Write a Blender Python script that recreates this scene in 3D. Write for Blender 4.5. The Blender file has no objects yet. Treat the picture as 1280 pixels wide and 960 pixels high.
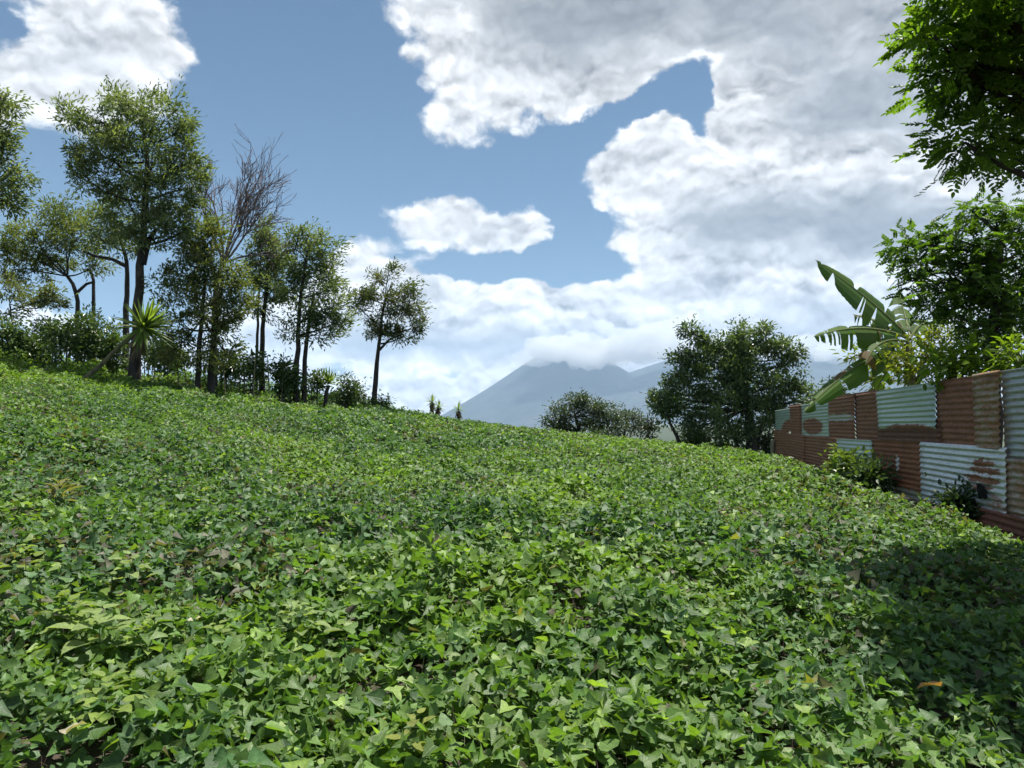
import bpy, math, random
import numpy as np
from mathutils import Vector, Matrix

S = bpy.context.scene
COL = S.collection
rng = np.random.default_rng(7)
random.seed(7)

# ------------------------------------------------------------------ camera
EYE = 1.62
PITCH = math.radians(2.862)
F = 960.0                       # focal length in photo pixels (1280 wide)
cam_d = bpy.data.cameras.new('camera')
cam_d.sensor_width = 36.0
cam_d.lens = 27.0
cam_d.clip_start = 0.05
cam_d.clip_end = 60000.0
cam = bpy.data.objects.new('camera', cam_d)
cam.location = (0, 0, EYE)
cam.rotation_euler = (math.radians(90) + PITCH, 0, 0)
COL.objects.link(cam)
S.camera = cam

def pix_dir(px, py):
    u = (px - 640.0) / F
    v = (480.0 - py) / F
    return Vector((u, math.cos(PITCH) - math.sin(PITCH) * v, math.sin(PITCH) + math.cos(PITCH) * v))

def at(px, py, Y):
    """a point of the place seen at photo pixel (px, py), Y metres ahead"""
    d = pix_dir(px, py)
    return Vector((0, 0, EYE)) + d * (Y / d.y)

# ------------------------------------------------------------------ node helper
class NT:
    def __init__(self, tree):
        self.t = tree
        self.n = tree.nodes
        self.l = tree.links
    def new(self, typ, **kw):
        n = self.n.new(typ)
        for k, v in kw.items():
            setattr(n, k, v)
        return n
    def put(self, sock, v):
        if isinstance(v, bpy.types.NodeSocket):
            self.l.new(v, sock)
        else:
            sock.default_value = v
    def math(self, op, a, b=None, c=None, clamp=False):
        n = self.new('ShaderNodeMath', operation=op, use_clamp=clamp)
        self.put(n.inputs[0], a)
        if b is not None: self.put(n.inputs[1], b)
        if c is not None: self.put(n.inputs[2], c)
        return n.outputs[0]
    def vmath(self, op, a, b=None, c=None):
        n = self.new('ShaderNodeVectorMath', operation=op)
        self.put(n.inputs[0], a)
        if b is not None: self.put(n.inputs[1], b)
        if c is not None: self.put(n.inputs[2], c)
        return n.outputs['Value'] if op in ('LENGTH', 'DOT_PRODUCT', 'DISTANCE') else n.outputs['Vector']
    def noise(self, vec, scale, detail=4, rough=0.55, out='Fac', dist=0.0):
        n = self.new('ShaderNodeTexNoise')
        if vec is not None: self.put(n.inputs['Vector'], vec)
        n.inputs['Scale'].default_value = scale
        n.inputs['Detail'].default_value = detail
        n.inputs['Roughness'].default_value = rough
        n.inputs['Distortion'].default_value = dist
        return n.outputs['Fac' if out == 'Fac' else 'Color']
    def ramp(self, fac, lo, hi, smooth=True, a=0.0, b=1.0):
        n = self.new('ShaderNodeMapRange')
        n.interpolation_type = 'SMOOTHSTEP' if smooth else 'LINEAR'
        self.put(n.inputs[0], fac)
        n.inputs[1].default_value = lo; n.inputs[2].default_value = hi
        n.inputs[3].default_value = a; n.inputs[4].default_value = b
        return n.outputs[0]
    def mix(self, fac, a, b):
        n = self.new('ShaderNodeMix', data_type='RGBA')
        self.put(n.inputs[0], fac)
        self.put(n.inputs[6], a if isinstance(a, bpy.types.NodeSocket) else (*a[:3], 1))
        self.put(n.inputs[7], b if isinstance(b, bpy.types.NodeSocket) else (*b[:3], 1))
        return n.outputs[2]

# ------------------------------------------------------------------ world: sky and clouds
SUN_TO = Vector((0.20, 0.20, 1.0)).normalized()
SUN_EL = math.asin(SUN_TO.z)
SUN_AZ = math.atan2(SUN_TO.x, SUN_TO.y)      # clockwise from +Y
SKY = 0.05

world = bpy.data.worlds.new('World')
S.world = world
world.use_nodes = True
w = NT(world.node_tree)
w.n.clear()
out = w.new('ShaderNodeOutputWorld')
bg = w.new('ShaderNodeBackground')
bg.inputs['Strength'].default_value = SKY
w.l.new(bg.outputs[0], out.inputs[0])
sky = w.new('ShaderNodeTexSky', sky_type='NISHITA')
sky.sun_disc = False
sky.sun_elevation = SUN_EL
sky.sun_rotation = SUN_AZ
sky.altitude = 1500
sky.air_density = 1.0
sky.dust_density = 0.6
sky.ozone_density = 1.6
tc = w.new('ShaderNodeTexCoord')
dirv = tc.outputs['Generated']
# ragged edges: the direction is pushed about by two noises
wa = w.noise(dirv, 5.0, 3, 0.55, 'Color')
wa = w.vmath('SUBTRACT', wa, (0.5, 0.5, 0.5))
wb = w.noise(dirv, 17.0, 5, 0.6, 'Color')
wb = w.vmath('SUBTRACT', wb, (0.5, 0.5, 0.5))
dw = w.vmath('MULTIPLY_ADD', wa, (0.060, 0.060, 0.050), dirv)
dw = w.vmath('MULTIPLY_ADD', wb, (0.036, 0.036, 0.036), dw)

def blobs(lst, vec, start):
    acc = start
    for (px, py, rx, ry, wt) in lst:
        d = pix_dir(px, py).normalized()
        sx = F / rx; sz = F / ry
        q = w.vmath('MULTIPLY_ADD', vec, (sx, sx, sz), (-d.x * sx, -d.y * sx, -d.z * sz))
        e = w.math('POWER', 0.3679, w.vmath('DOT_PRODUCT', q, q))
        acc = w.math('MULTIPLY_ADD', e, wt, acc)
    return acc

CLOUDS = [  # px, py, half width, half height, weight
    (60, 35, 150, 70, 1.0), (195, 65, 65, 50, .9), (50, 130, 100, 50, .8), (10, 30, 30, 20, -.8), (20, 200, 40, 40, .3),
    (720, 15, 190, 70, 1.1), (640, 95, 105, 55, 1.0), (560, 160, 55, 34, .9), (880, 25, 160, 50, .9), (730, 110, 60, 30, .5), (700, 60, 120, 60, .5),
    (1010, 60, 160, 90, .9), (525, 12, 45, 18, .75), (498, 60, 28, 18, .62), (480, 30, 22, 14, .4),
    (570, 280, 110, 38, 1.2), (560, 258, 45, 26, .6), (655, 288, 38, 26, .8), (478, 255, 30, 16, .32),
    (790, 205, 80, 36, 1.1), (880, 245, 90, 60, 1.0), (770, 300, 40, 18, .6), (930, 120, 50, 60, .5), (830, 190, 60, 30, .4),
    (1080, 200, 180, 150, 1.2), (1200, 330, 230, 130, 1.0), (1220, 60, 170, 100, .9), (970, 300, 110, 60, .9),
    (640, 385, 110, 42, 1.3), (530, 370, 60, 45, .8), (448, 325, 48, 36, 1.2), (400, 350, 60, 40, .5), (500, 338, 20, 16, .7), (430, 400, 110, 50, 1.0),
    (790, 385, 100, 40, .9), (900, 390, 160, 55, 1.1), (620, 440, 190, 30, 1.0), (330, 430, 110, 40, .8), (1080, 430, 200, 60, .9),
    (520, 500, 70, 26, 1.1), (300, 495, 420, 28, .7), (900, 470, 300, 30, .8), (720, 460, 120, 30, .6), (600, 488, 70, 24, 1.1), (480, 500, 30, 22, .7), (200, 440, 120, 25, .7), (30, 390, 80, 30, .6),
    (400, 140, 110, 120, -.9), (330, 260, 70, 60, -.7), (300, 60, 55, 80, -.7), (490, 125, 22, 40, -.4), (1010, 100, 24, 14, -.7), (950, 55, 22, 12, -.8), (985, 330, 20, 10, -.6), (1020, 410, 26, 10, -.7),
    (500, 225, 60, 22, -.7), (570, 222, 45, 16, -.9), (630, 214, 40, 16, -1.1), (690, 196, 36, 16, -1.1), (740, 168, 34, 16, -1.2), (795, 138, 34, 14, -1.3), (840, 122, 30, 18, -1.2),
    (872, 100, 24, 26, -1.4), (872, 165, 22, 26, -1.5), (900, 75, 16, 10, -.8), (885, 130, 18, 20, -1.0), (705, 260, 22, 26, -1.1), (735, 285, 22, 22, -.9), (720, 335, 44, 20, -1.3), (640, 330, 50, 14, -1.3), (570, 334, 36, 10, -1.0),
    (400, 285, 50, 40, -.6), (560, 468, 45, 10, -.7), (510, 478, 30, 8, -.6), (120, 340, 40, 40, -.5), (50, 195, 26, 22, -.4), (250, 130, 20, 40, -.4),
]
GREYS = [
    (1110, 205, 70, 26, -.7), (960, 215, 60, 30, -.5), (900, 200, 60, 30, -.4), (1180, 230, 50, 20, -.5), (930, 130, 50, 40, -.5), (1060, 340, 100, 20, -.4), (960, 350, 60, 14, -.3),
    (800, -5, 250, 50, .95), (720, 45, 110, 40, .5), (1060, 150, 190, 45, .8), (1000, 262, 140, 34, .6), (1150, 285, 160, 36, .9), (1130, 40, 130, 50, .5), (950, 60, 80, 40, .4),
    (880, 295, 90, 18, .6), (590, 302, 70, 10, .4), (620, 425, 190, 16, .65), (880, 430, 150, 20, .6), (430, 425, 130, 24, .65), (980, 420, 120, 22, .5),
    (70, 60, 100, 40, .5), (520, 440, 80, 16, .5), (850, 355, 130, 16, .45), (720, 440, 90, 14, .5), (1020, 380, 100, 18, .5),
]
lowf = w.noise(dirv, 2.2, 2, 0.5)
fwd = pix_dir(640, 330).normalized()
fr = w.math('POWER', 0.3679, w.math('MULTIPLY', w.math('POWER', w.vmath('DISTANCE', dirv, tuple(fwd)), 4.0), 1.9))
base = w.math('MULTIPLY', w.math('SUBTRACT', 1.0, fr), w.math('MULTIPLY', w.math('SUBTRACT', lowf, 0.44), 6.0))
D = blobs(CLOUDS, dw, base)
dsq = w.vmath('MULTIPLY', dw, (1, 1, 1.5))
f1 = w.noise(dsq, 9.0, 7, 0.60)
r1 = w.noise(dsq, 9.0, 4, 0.55)
f2 = w.noise(w.vmath('ADD', dsq, tuple(SUN_TO * 0.022)), 9.0, 4, 0.55)
def puffs(vec):
    n = w.new('ShaderNodeTexVoronoi', feature='F1')
    w.put(n.inputs['Vector'], vec)
    n.inputs['Scale'].default_value = 17.0
    n.inputs['Detail'].default_value = 2.0
    n.inputs['Roughness'].default_value = 0.55
    return n.outputs['Distance']
b1 = puffs(dsq)
b2 = puffs(w.vmath('ADD', dsq, tuple(SUN_TO * 0.012)))
D2 = w.math('MULTIPLY_ADD', w.math('SUBTRACT', f1, 0.5), 2.3, D)
D2 = w.math('MULTIPLY_ADD', w.math('SUBTRACT', 0.45, b1), 0.55, D2)
alpha = w.ramp(D2, 0.20, 0.66)
thick = w.ramp(D2, 0.55, 1.9)
relief = w.math('MULTIPLY_ADD', w.math('SUBTRACT', r1, f2), -1.5, w.math('MULTIPLY', w.math('SUBTRACT', b1, b2), -0.60))
G = blobs(GREYS, dw, w.math('MULTIPLY', w.math('SUBTRACT', 1.0, fr), 0.35))
grey = w.math('MULTIPLY', w.math('MULTIPLY_ADD', w.math('SUBTRACT', f1, 0.5), -0.8, G), w.ramp(D2, 0.55, 1.3), clamp=True)
lum = w.math('MULTIPLY_ADD', thick, -0.16, 1.02)
lum = w.math('MULTIPLY_ADD', relief, w.math('MULTIPLY_ADD', grey, -0.75, 1.25), lum)
lum = w.math('MULTIPLY_ADD', w.math('SUBTRACT', f1, 0.5), 0.30, lum)
lum = w.math('MULTIPLY_ADD', w.math('SUBTRACT', 0.45, b1), 0.17, lum)
lum = w.math('MULTIPLY', lum, w.math('MULTIPLY_ADD', grey, -0.50, 1.0))
lum = w.math('MAXIMUM', lum, 0.28)
sepd = w.new('ShaderNodeSeparateXYZ'); w.l.new(dirv, sepd.inputs[0])
# low clouds are painted brighter to offset the haze in front of them
lum = w.math('MULTIPLY', lum, w.ramp(sepd.outputs['Z'], 0.04, 0.30, True, 1.52, 1.04))
ccol = w.mix(grey, (1.0, 1.0, 1.0), (0.90, 0.95, 1.0))
ccol = w.vmath('SCALE', ccol)
ccol.node.inputs['Scale'].default_value = 1.0
w.l.new(w.math('MULTIPLY', lum, 0.57 / SKY), ccol.node.inputs['Scale'])
# Nishita blue tinted down, mostly in red, to offset the haze's paling
blue = w.vmath('MULTIPLY', sky.outputs[0], (0.74, 0.94, 0.96))
cmix = w.new('ShaderNodeMix', data_type='RGBA')
w.l.new(alpha, cmix.inputs[0]); w.l.new(blue, cmix.inputs[6]); w.l.new(ccol, cmix.inputs[7])
w.l.new(cmix.outputs[2], bg.inputs['Color'])
world.cycles.sampling_method = 'MANUAL'
world.cycles.sample_map_resolution = 512

# ------------------------------------------------------------------ sun and exposure
sl = bpy.data.lights.new('sun', 'SUN')
sl.energy = 5.0
sl.angle = math.radians(0.53)
sl.color = (1.0, 0.955, 0.88)
sun = bpy.data.objects.new('sun', sl)
sun.rotation_euler = (-SUN_TO).to_track_quat('-Z', 'Y').to_euler()
sun.location = (20, 20, 60)
COL.objects.link(sun)
S.view_settings.view_transform = 'Standard'
S.view_settings.look = 'None'
S.view_settings.exposure = 0.88
S.view_settings.gamma = 1.0
S.render.engine = 'CYCLES'
cy = S.cycles
cy.max_bounces = 7; cy.diffuse_bounces = 3; cy.glossy_bounces = 2; cy.transmission_bounces = 4
cy.transparent_max_bounces = 6; cy.volume_bounces = 3
cy.caustics_reflective = False; cy.caustics_refractive = False
cy.sample_clamp_indirect = 6.0
cy.use_adaptive_sampling = True
cy.adaptive_threshold = 0.015
cy.use_denoising = True
try:
    cy.denoiser = 'OPENIMAGEDENOISE'
except Exception:
    pass

# ------------------------------------------------------------------ object helpers
def tag(o, label=None, cat=None, group=None, kind=None):
    if label: o['label'] = label
    if cat: o['category'] = cat
    if group: o['group'] = group
    if kind: o['kind'] = kind
    return o

def empty(name, loc, label=None, cat=None, group=None):
    o = bpy.data.objects.new(name, None)
    o.location = loc
    o.empty_display_size = 0.2
    COL.objects.link(o)
    return tag(o, label, cat, group)

def np_mesh(name, V, T, col=None, lp=None, smooth=False):
    """mesh from numpy vertices (n,3) and triangles (m,3)"""
    V = np.asarray(V, dtype=np.float32); T = np.asarray(T, dtype=np.int32)
    me = bpy.data.meshes.new(name)
    k = T.shape[1]
    me.vertices.add(len(V)); me.vertices.foreach_set('co', V.ravel())
    me.loops.add(T.size); me.loops.foreach_set('vertex_index', T.ravel())
    me.polygons.add(len(T))
    me.polygons.foreach_set('loop_start', np.arange(0, T.size, k, dtype=np.int32))
    me.polygons.foreach_set('loop_total', np.full(len(T), k, dtype=np.int32))
    me.polygons.foreach_set('use_smooth', np.full(len(T), smooth, dtype=bool))
    if col is not None:
        a = me.attributes.new('col', 'FLOAT_COLOR', 'POINT')
        c = np.ones((len(V), 4), dtype=np.float32); c[:, :3] = col
        a.data.foreach_set('color', c.ravel())
    if lp is not None:
        a = me.attributes.new('lp', 'FLOAT_VECTOR', 'POINT')
        a.data.foreach_set('vector', np.asarray(lp, dtype=np.float32).ravel())
    me.update(); me.validate()
    return me

def link(name, me, mat, parent=None):
    o = bpy.data.objects.new(name, me)
    if mat is not None and len(me.materials) == 0:
        me.materials.append(mat)
    COL.objects.link(o)
    if parent is not None:
        o.parent = parent
    return o

class Geo:
    """collects triangles"""
    def __init__(self):
        self.V = []; self.T = []; self.C = []; self.P = []; self.n = 0
    def add(self, V, T, C=None, P=None):
        V = np.asarray(V, dtype=np.float32).reshape(-1, 3)
        self.V.append(V); self.T.append(np.asarray(T, dtype=np.int64).reshape(-1, 3) + self.n)
        if C is not None:
            C = np.asarray(C, dtype=np.float32)
            if C.ndim == 1: C = np.tile(C, (len(V), 1))
            self.C.append(C)
        if P is not None: self.P.append(np.asarray(P, dtype=np.float32))
        self.n += len(V)
    def build(self, name, mat, parent=None, origin=None, smooth=False):
        V = np.concatenate(self.V)
        if origin is not None: V = V - np.array(origin, dtype=np.float32)
        me = np_mesh(name, V, np.concatenate(self.T),
                     np.concatenate(self.C) if self.C else None,
                     np.concatenate(self.P) if self.P else None, smooth)
        return link(name, me, mat, parent)

def tube(g, pts, radii, sides=7, cap=True, wob=0.0):
    pts = np.array([list(p) for p in pts], dtype=float)
    n = len(pts)
    radii = np.broadcast_to(np.asarray(radii, dtype=float), (n,))
    tan = np.gradient(pts, axis=0)
    tan /= np.linalg.norm(tan, axis=1)[:, None] + 1e-9
    up = np.array([0.13, 0.21, 1.0]) if abs(tan[0, 2]) < 0.9 else np.array([1.0, 0.2, 0.1])
    V = []
    for i in range(n):
        a = np.cross(tan[i], up); a /= np.linalg.norm(a) + 1e-9
        b = np.cross(tan[i], a)
        up = np.cross(a, tan[i])
        th = np.arange(sides) * 2 * math.pi / sides
        r = radii[i] * (1 + wob * rng.uniform(-1, 1, sides))
        V.append(pts[i] + (np.cos(th) * r)[:, None] * a + (np.sin(th) * r)[:, None] * b)
    V = np.concatenate(V)
    T = []
    for i in range(n - 1):
        for j in range(sides):
            p = i * sides + j; q = i * sides + (j + 1) % sides
            T.append((p, q, q + sides)); T.append((p, q + sides, p + sides))
    if cap:
        V = np.vstack([V, pts[-1] + tan[-1] * radii[-1] * 0.5])
        e = len(V) - 1
        for j in range(sides):
            T.append(((n - 1) * sides + j, (n - 1) * sides + (j + 1) % sides, e))
    g.add(V, T)

def curve(p0, p1, p2, n=8):
    t = np.linspace(0, 1, n)[:, None]
    p0, p1, p2 = (np.array(list(p), dtype=float) for p in (p0, p1, p2))
    return (1 - t) ** 2 * p0 + 2 * t * (1 - t) * p1 + t * t * p2

_tab = np.random.default_rng(3).random((256, 256))
def vnoise(x, y, s=0):
    x = np.asarray(x, dtype=float) + 37.3 * s; y = np.asarray(y, dtype=float) + 91.7 * s
    xi = np.floor(x).astype(int); yi = np.floor(y).astype(int)
    fx = x - xi; fy = y - yi
    fx = fx * fx * (3 - 2 * fx); fy = fy * fy * (3 - 2 * fy)
    g = lambda i, j: _tab[(i) & 255, (j) & 255]
    return (g(xi, yi) * (1 - fx) + g(xi + 1, yi) * fx) * (1 - fy) + (g(xi, yi + 1) * (1 - fx) + g(xi + 1, yi + 1) * fx) * fy
def fbm(x, y, s=0, o=4):
    v = 0; a = 0.5; tot = 0
    for i in range(o):
        v = v + a * vnoise(x * 2 ** i, y * 2 ** i, s + i); tot += a; a *= 0.5
    return v / tot

# ------------------------------------------------------------------ materials
def new_mat(name):
    m = bpy.data.materials.new(name)
    m.use_nodes = True
    t = NT(m.node_tree)
    p = t.n.get('Principled BSDF')
    return m, t, p

def leaf_mat(name, trans=0.35, rough=0.45, veins=False, spec=0.5, tint=(1.25, 1.25, 0.45)):
    m, t, p = new_mat(name)
    a = t.new('ShaderNodeAttribute', attribute_name='col')
    c = a.outputs['Color']
    if veins:
        lpn = t.new('ShaderNodeAttribute', attribute_name='lp')
        sp = t.new('ShaderNodeSeparateXYZ')
        t.l.new(lpn.outputs['Vector'], sp.inputs[0])
        ax = t.math('ABSOLUTE', sp.outputs['X'])
        mid = t.ramp(ax, 0.012, 0.035, True, 1.0, 0.0)
        sv = t.math('FRACT', t.math('MULTIPLY', t.math('MULTIPLY_ADD', ax, -0.9, sp.outputs['Y']), 5.5))
        sv = t.ramp(t.math('ABSOLUTE', t.math('SUBTRACT', sv, 0.5)), 0.0, 0.10, True, 0.6, 0.0)
        v = t.math('MAXIMUM', mid, sv)
        geo = t.new('ShaderNodeNewGeometry')
        blot = t.noise(geo.outputs['Position'], 60.0, 3, 0.6)
        c = t.mix(t.math('MULTIPLY', v, 0.30), c, (0.22, 0.30, 0.12))
        hs = t.new('ShaderNodeHueSaturation')
        t.l.new(c, hs.inputs['Color'])
        t.l.new(t.ramp(blot, 0.3, 0.7, True, 0.78, 1.18), hs.inputs['Value'])
        c = hs.outputs['Color']
        bmp = t.new('ShaderNodeBump')
        bmp.inputs['Strength'].default_value = 0.35
        bmp.inputs['Distance'].default_value = 0.004
        hh = t.math('MULTIPLY_ADD', v, -1.0, t.math('MULTIPLY', blot, 0.8))
        t.l.new(hh, bmp.inputs['Height'])
        t.l.new(bmp.outputs[0], p.inputs['Normal'])
    t.l.new(c, p.inputs['Base Color'])
    p.inputs['Roughness'].default_value = rough
    p.inputs['Specular IOR Level'].default_value = spec
    tr = t.new('ShaderNodeBsdfTranslucent')
    tcol = t.vmath('MULTIPLY', c, tint)
    t.l.new(tcol, tr.inputs['Color'])
    mx = t.new('ShaderNodeMixShader')
    mx.inputs[0].default_value = trans
    t.l.new(p.outputs[0], mx.inputs[1]); t.l.new(tr.outputs[0], mx.inputs[2])
    t.l.new(mx.outputs[0], t.n['Material Output'].inputs['Surface'])
    return m

def bark_mat(name, c1, c2, scale=6.0):
    m, t, p = new_mat(name)
    tcn = t.new('ShaderNodeTexCoord')
    v = t.vmath('MULTIPLY', tcn.outputs['Object'], (1, 1, 0.3))
    n1 = t.noise(v, scale, 6, 0.65)
    n2 = t.noise(tcn.outputs['Object'], scale * 0.35, 3, 0.5)
    c = t.mix(t.ramp(n1, 0.3, 0.7), c1, c2)
    c = t.mix(t.ramp(n2, 0.52, 0.7, True, 0.0, 0.5), c, tuple(min(1, x * 1.7) for x in c2))
    t.l.new(c, p.inputs['Base Color'])
    p.inputs['Roughness'].default_value = 0.9
    b = t.new('ShaderNodeBump'); b.inputs['Strength'].default_value = 0.7; b.inputs['Distance'].default_value = 0.03
    t.l.new(n1, b.inputs['Height']); t.l.new(b.outputs[0], p.inputs['Normal'])
    return m

M_CROP = leaf_mat('crop_leaf', 0.37, 0.50, True, 0.40, (1.5, 1.6, 0.5))
M_WEED = leaf_mat('weed_leaf', 0.42, 0.5, True, 0.4)
M_FEATHER = leaf_mat('feathery_leaf', 0.44, 0.5, False, 0.4)
M_BROAD = leaf_mat('broad_leaf', 0.32, 0.38, False, 0.5)
M_SHADE = leaf_mat('overhang_leaf', 0.54, 0.45, False, 0.4, (1.5, 1.6, 0.4))
M_BANANA = leaf_mat('banana_leaf', 0.42, 0.55, False, 0.35)
M_BARK = bark_mat('bark_grey_brown', (0.016, 0.013, 0.011), (0.052, 0.044, 0.037))
M_BARK2 = bark_mat('bark_pale', (0.10, 0.09, 0.075), (0.24, 0.22, 0.19))
M_DEADWOOD = bark_mat('bare_twig', (0.085, 0.070, 0.072), (0.19, 0.155, 0.155))
M_STEM = bark_mat('green_brown_stem', (0.06, 0.06, 0.03), (0.16, 0.15, 0.085))
M_POST = bark_mat('weathered_post', (0.14, 0.12, 0.095), (0.32, 0.28, 0.22))

# ------------------------------------------------------------------ terrain
_kx = np.array([-80, -40, -30, -17, -12, -6.2, 0, 6.3, 10.7, 20, 60])
_kh = np.array([8.5, 6.0, 4.9, 3.25, 2.62, 1.88, 0.95, 0.27, 0.10, 0.0, -0.4])
_kd = np.array([22, 23, 24, 27, 30, 36, 39, 38, 36, 36, 36.0])
_fx = np.linspace(-100, 100, 2001)
_gk = np.exp(-0.5 * (np.arange(-60, 61) / 22.0) ** 2); _gk /= _gk.sum()
_fh = np.convolve(np.pad(np.interp(_fx, _kx, _kh), 60, mode='edge'), _gk, 'valid')
_fd = np.convolve(np.pad(np.interp(_fx, _kx, _kd), 60, mode='edge'), _gk, 'valid')
def crest(x):
    return np.interp(x, _fx, _fh), np.interp(x, _fx, _fd)
def sstep(a, b, x):
    t = np.clip((np.asarray(x, dtype=float) - a) / (b - a), 0, 1)
    return t * t * (3 - 2 * t)
def ground_z(x, y):
    x = np.asarray(x, dtype=float); y = np.asarray(y, dtype=float)
    h, d = crest(x)
    t = np.clip(y / d, -0.6, 2.0)
    z = h * np.sin(math.pi / 2 * t)
    z = z + 0.10 * (fbm(x * 0.22, y * 0.22, 5, 3) - 0.5) * sstep(4, 12, np.hypot(x, y)) * 2
    past = np.clip(y - d * 1.12, 0, None)
    z = z - 0.16 * np.clip(past, 0, 300) - 90 * sstep(60, 900, past)
    z = z - 0.10 * sstep(-1.8, -0.3, x - (6.93 + 0.186 * (y - 10.9))) * sstep(26, 14, y)
    far = sstep(70, 400, np.hypot(x, np.clip(-y, 0, None)))
    z = z * (1 - far * 0.9)
    return z
def gz(x, y): return float(ground_z(x, y))

def axis(fine0, fine1, step, far0, far1, n):
    a = np.arange(fine0, fine1 + 1e-6, step)
    hi = fine1 + np.geomspace(step * 1.5, far1 - fine1, n)
    lo = fine0 - np.geomspace(step * 1.5, fine0 - far0, n)[::-1]
    return np.concatenate([lo, a, hi])
gx = axis(-45, 30, 0.6, -17000, 17000, 34)
gy = axis(-6, 66, 0.6, -9000, 17500, 34)
GX, GY = np.meshgrid(gx, gy)
GZ = ground_z(GX, GY)
GV = np.stack([GX, GY, GZ], -1).reshape(-1, 3)
ny, nx = GX.shape
ii = (np.arange(ny - 1)[:, None] * nx + np.arange(nx - 1)[None, :]).ravel()
GQ = np.stack([ii, ii + 1, ii + nx + 1, ii + nx], -1)
m, t, p = new_mat('soil_and_grass')
geo = t.new('ShaderNodeNewGeometry')
n1 = t.noise(geo.outputs['Position'], 1.7, 6, 0.6)
n2 = t.noise(geo.outputs['Position'], 14.0, 5, 0.6)
n3 = t.noise(geo.outputs['Position'], 0.004, 5, 0.6)
soil = t.mix(n2, (0.035, 0.026, 0.018), (0.075, 0.058, 0.04))
soil = t.mix(t.ramp(n1, 0.5, 0.7), soil, (0.035, 0.055, 0.016))
farc = t.mix(n3, (0.03, 0.05, 0.022), (0.07, 0.085, 0.04))
sp = t.new('ShaderNodeSeparateXYZ'); t.l.new(geo.outputs['Position'], sp.inputs[0])
t.l.new(t.mix(t.ramp(sp.outputs['Y'], 60, 200), soil, farc), p.inputs['Base Color'])
p.inputs['Roughness'].default_value = 0.95
b = t.new('ShaderNodeBump'); b.inputs['Strength'].default_value = 0.8; b.inputs['Distance'].default_value = 0.04
t.l.new(n2, b.inputs['Height']); t.l.new(b.outputs[0], p.inputs['Normal'])
ground = link('ground', np_mesh('ground', GV, GQ, smooth=True), m)
tag(ground, 'dark soil hillside rising to the left under the green crop', 'ground', kind='structure')

# ------------------------------------------------------------------ mountains
def mountain(name, label, cx, cy, top, radius, power, seed, foot=-100.0):
    n_r, n_a = 90, 260
    r = np.linspace(0, 1, n_r)[:, None] ** 1.3
    a = np.linspace(0, 2 * math.pi, n_a, endpoint=False)[None, :]
    prof = (1 - r) ** power
    gul = 0
    for k, amp in ((11, .5), (23, .32), (47, .2)):
        gul = gul + amp * np.abs(vnoise(a / (2 * math.pi) * k + 3.0 * r * 0 + 7 * seed, r * 2.2 + seed, seed) - 0.5)
    gul = gul * np.minimum(r * 5, 1) * (1 - r)
    X = cx + np.cos(a) * r * radius * (1 + 0.10 * vnoise(np.cos(a) * 2 + 5 + r * 0, np.sin(a) * 2 + 5 + r * 0, seed))
    Y = cy + np.sin(a) * r * radius + 0 * r
    Z = foot + (top - foot) * np.clip(prof - 0.09 * gul, -0.02, 1)
    V = np.stack(np.broadcast_arrays(X, Y, Z), -1).reshape(-1, 3)
    Q = []
    i = np.arange(n_r - 1)[:, None] * n_a
    j = np.arange(n_a)[None, :]
    Q = np.stack([i + j, i + n_a + j, i + n_a + (j + 1) % n_a, i + (j + 1) % n_a], -1).reshape(-1, 4)
    m, t, p = new_mat('mountain_forest')
    g = t.new('ShaderNodeNewGeometry')
    n = t.noise(g.outputs['Position'], 0.006, 6, 0.6)
    t.l.new(t.mix(t.ramp(n, 0.35, 0.7), (0.016, 0.026, 0.022), (0.048, 0.052, 0.045)), p.inputs['Base Color'])
    p.inputs['Roughness'].default_value = 1.0
    o = link(name, np_mesh(name, V, Q, smooth=True), m)
    return tag(o, label, 'mountain', kind='structure')
pk = at(712, 416, 12000)
mountain('mountain', 'hazy blue volcano slope rising from the field edge into the clouds', pk.x, pk.y, pk.z, 2350, 1.12, 1)
pk = at(935, 416, 12600)
mountain('mountain', 'hazy blue second peak behind the round dark tree, top in cloud', pk.x, pk.y, pk.z, 4900, 1.12, 2)

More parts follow.
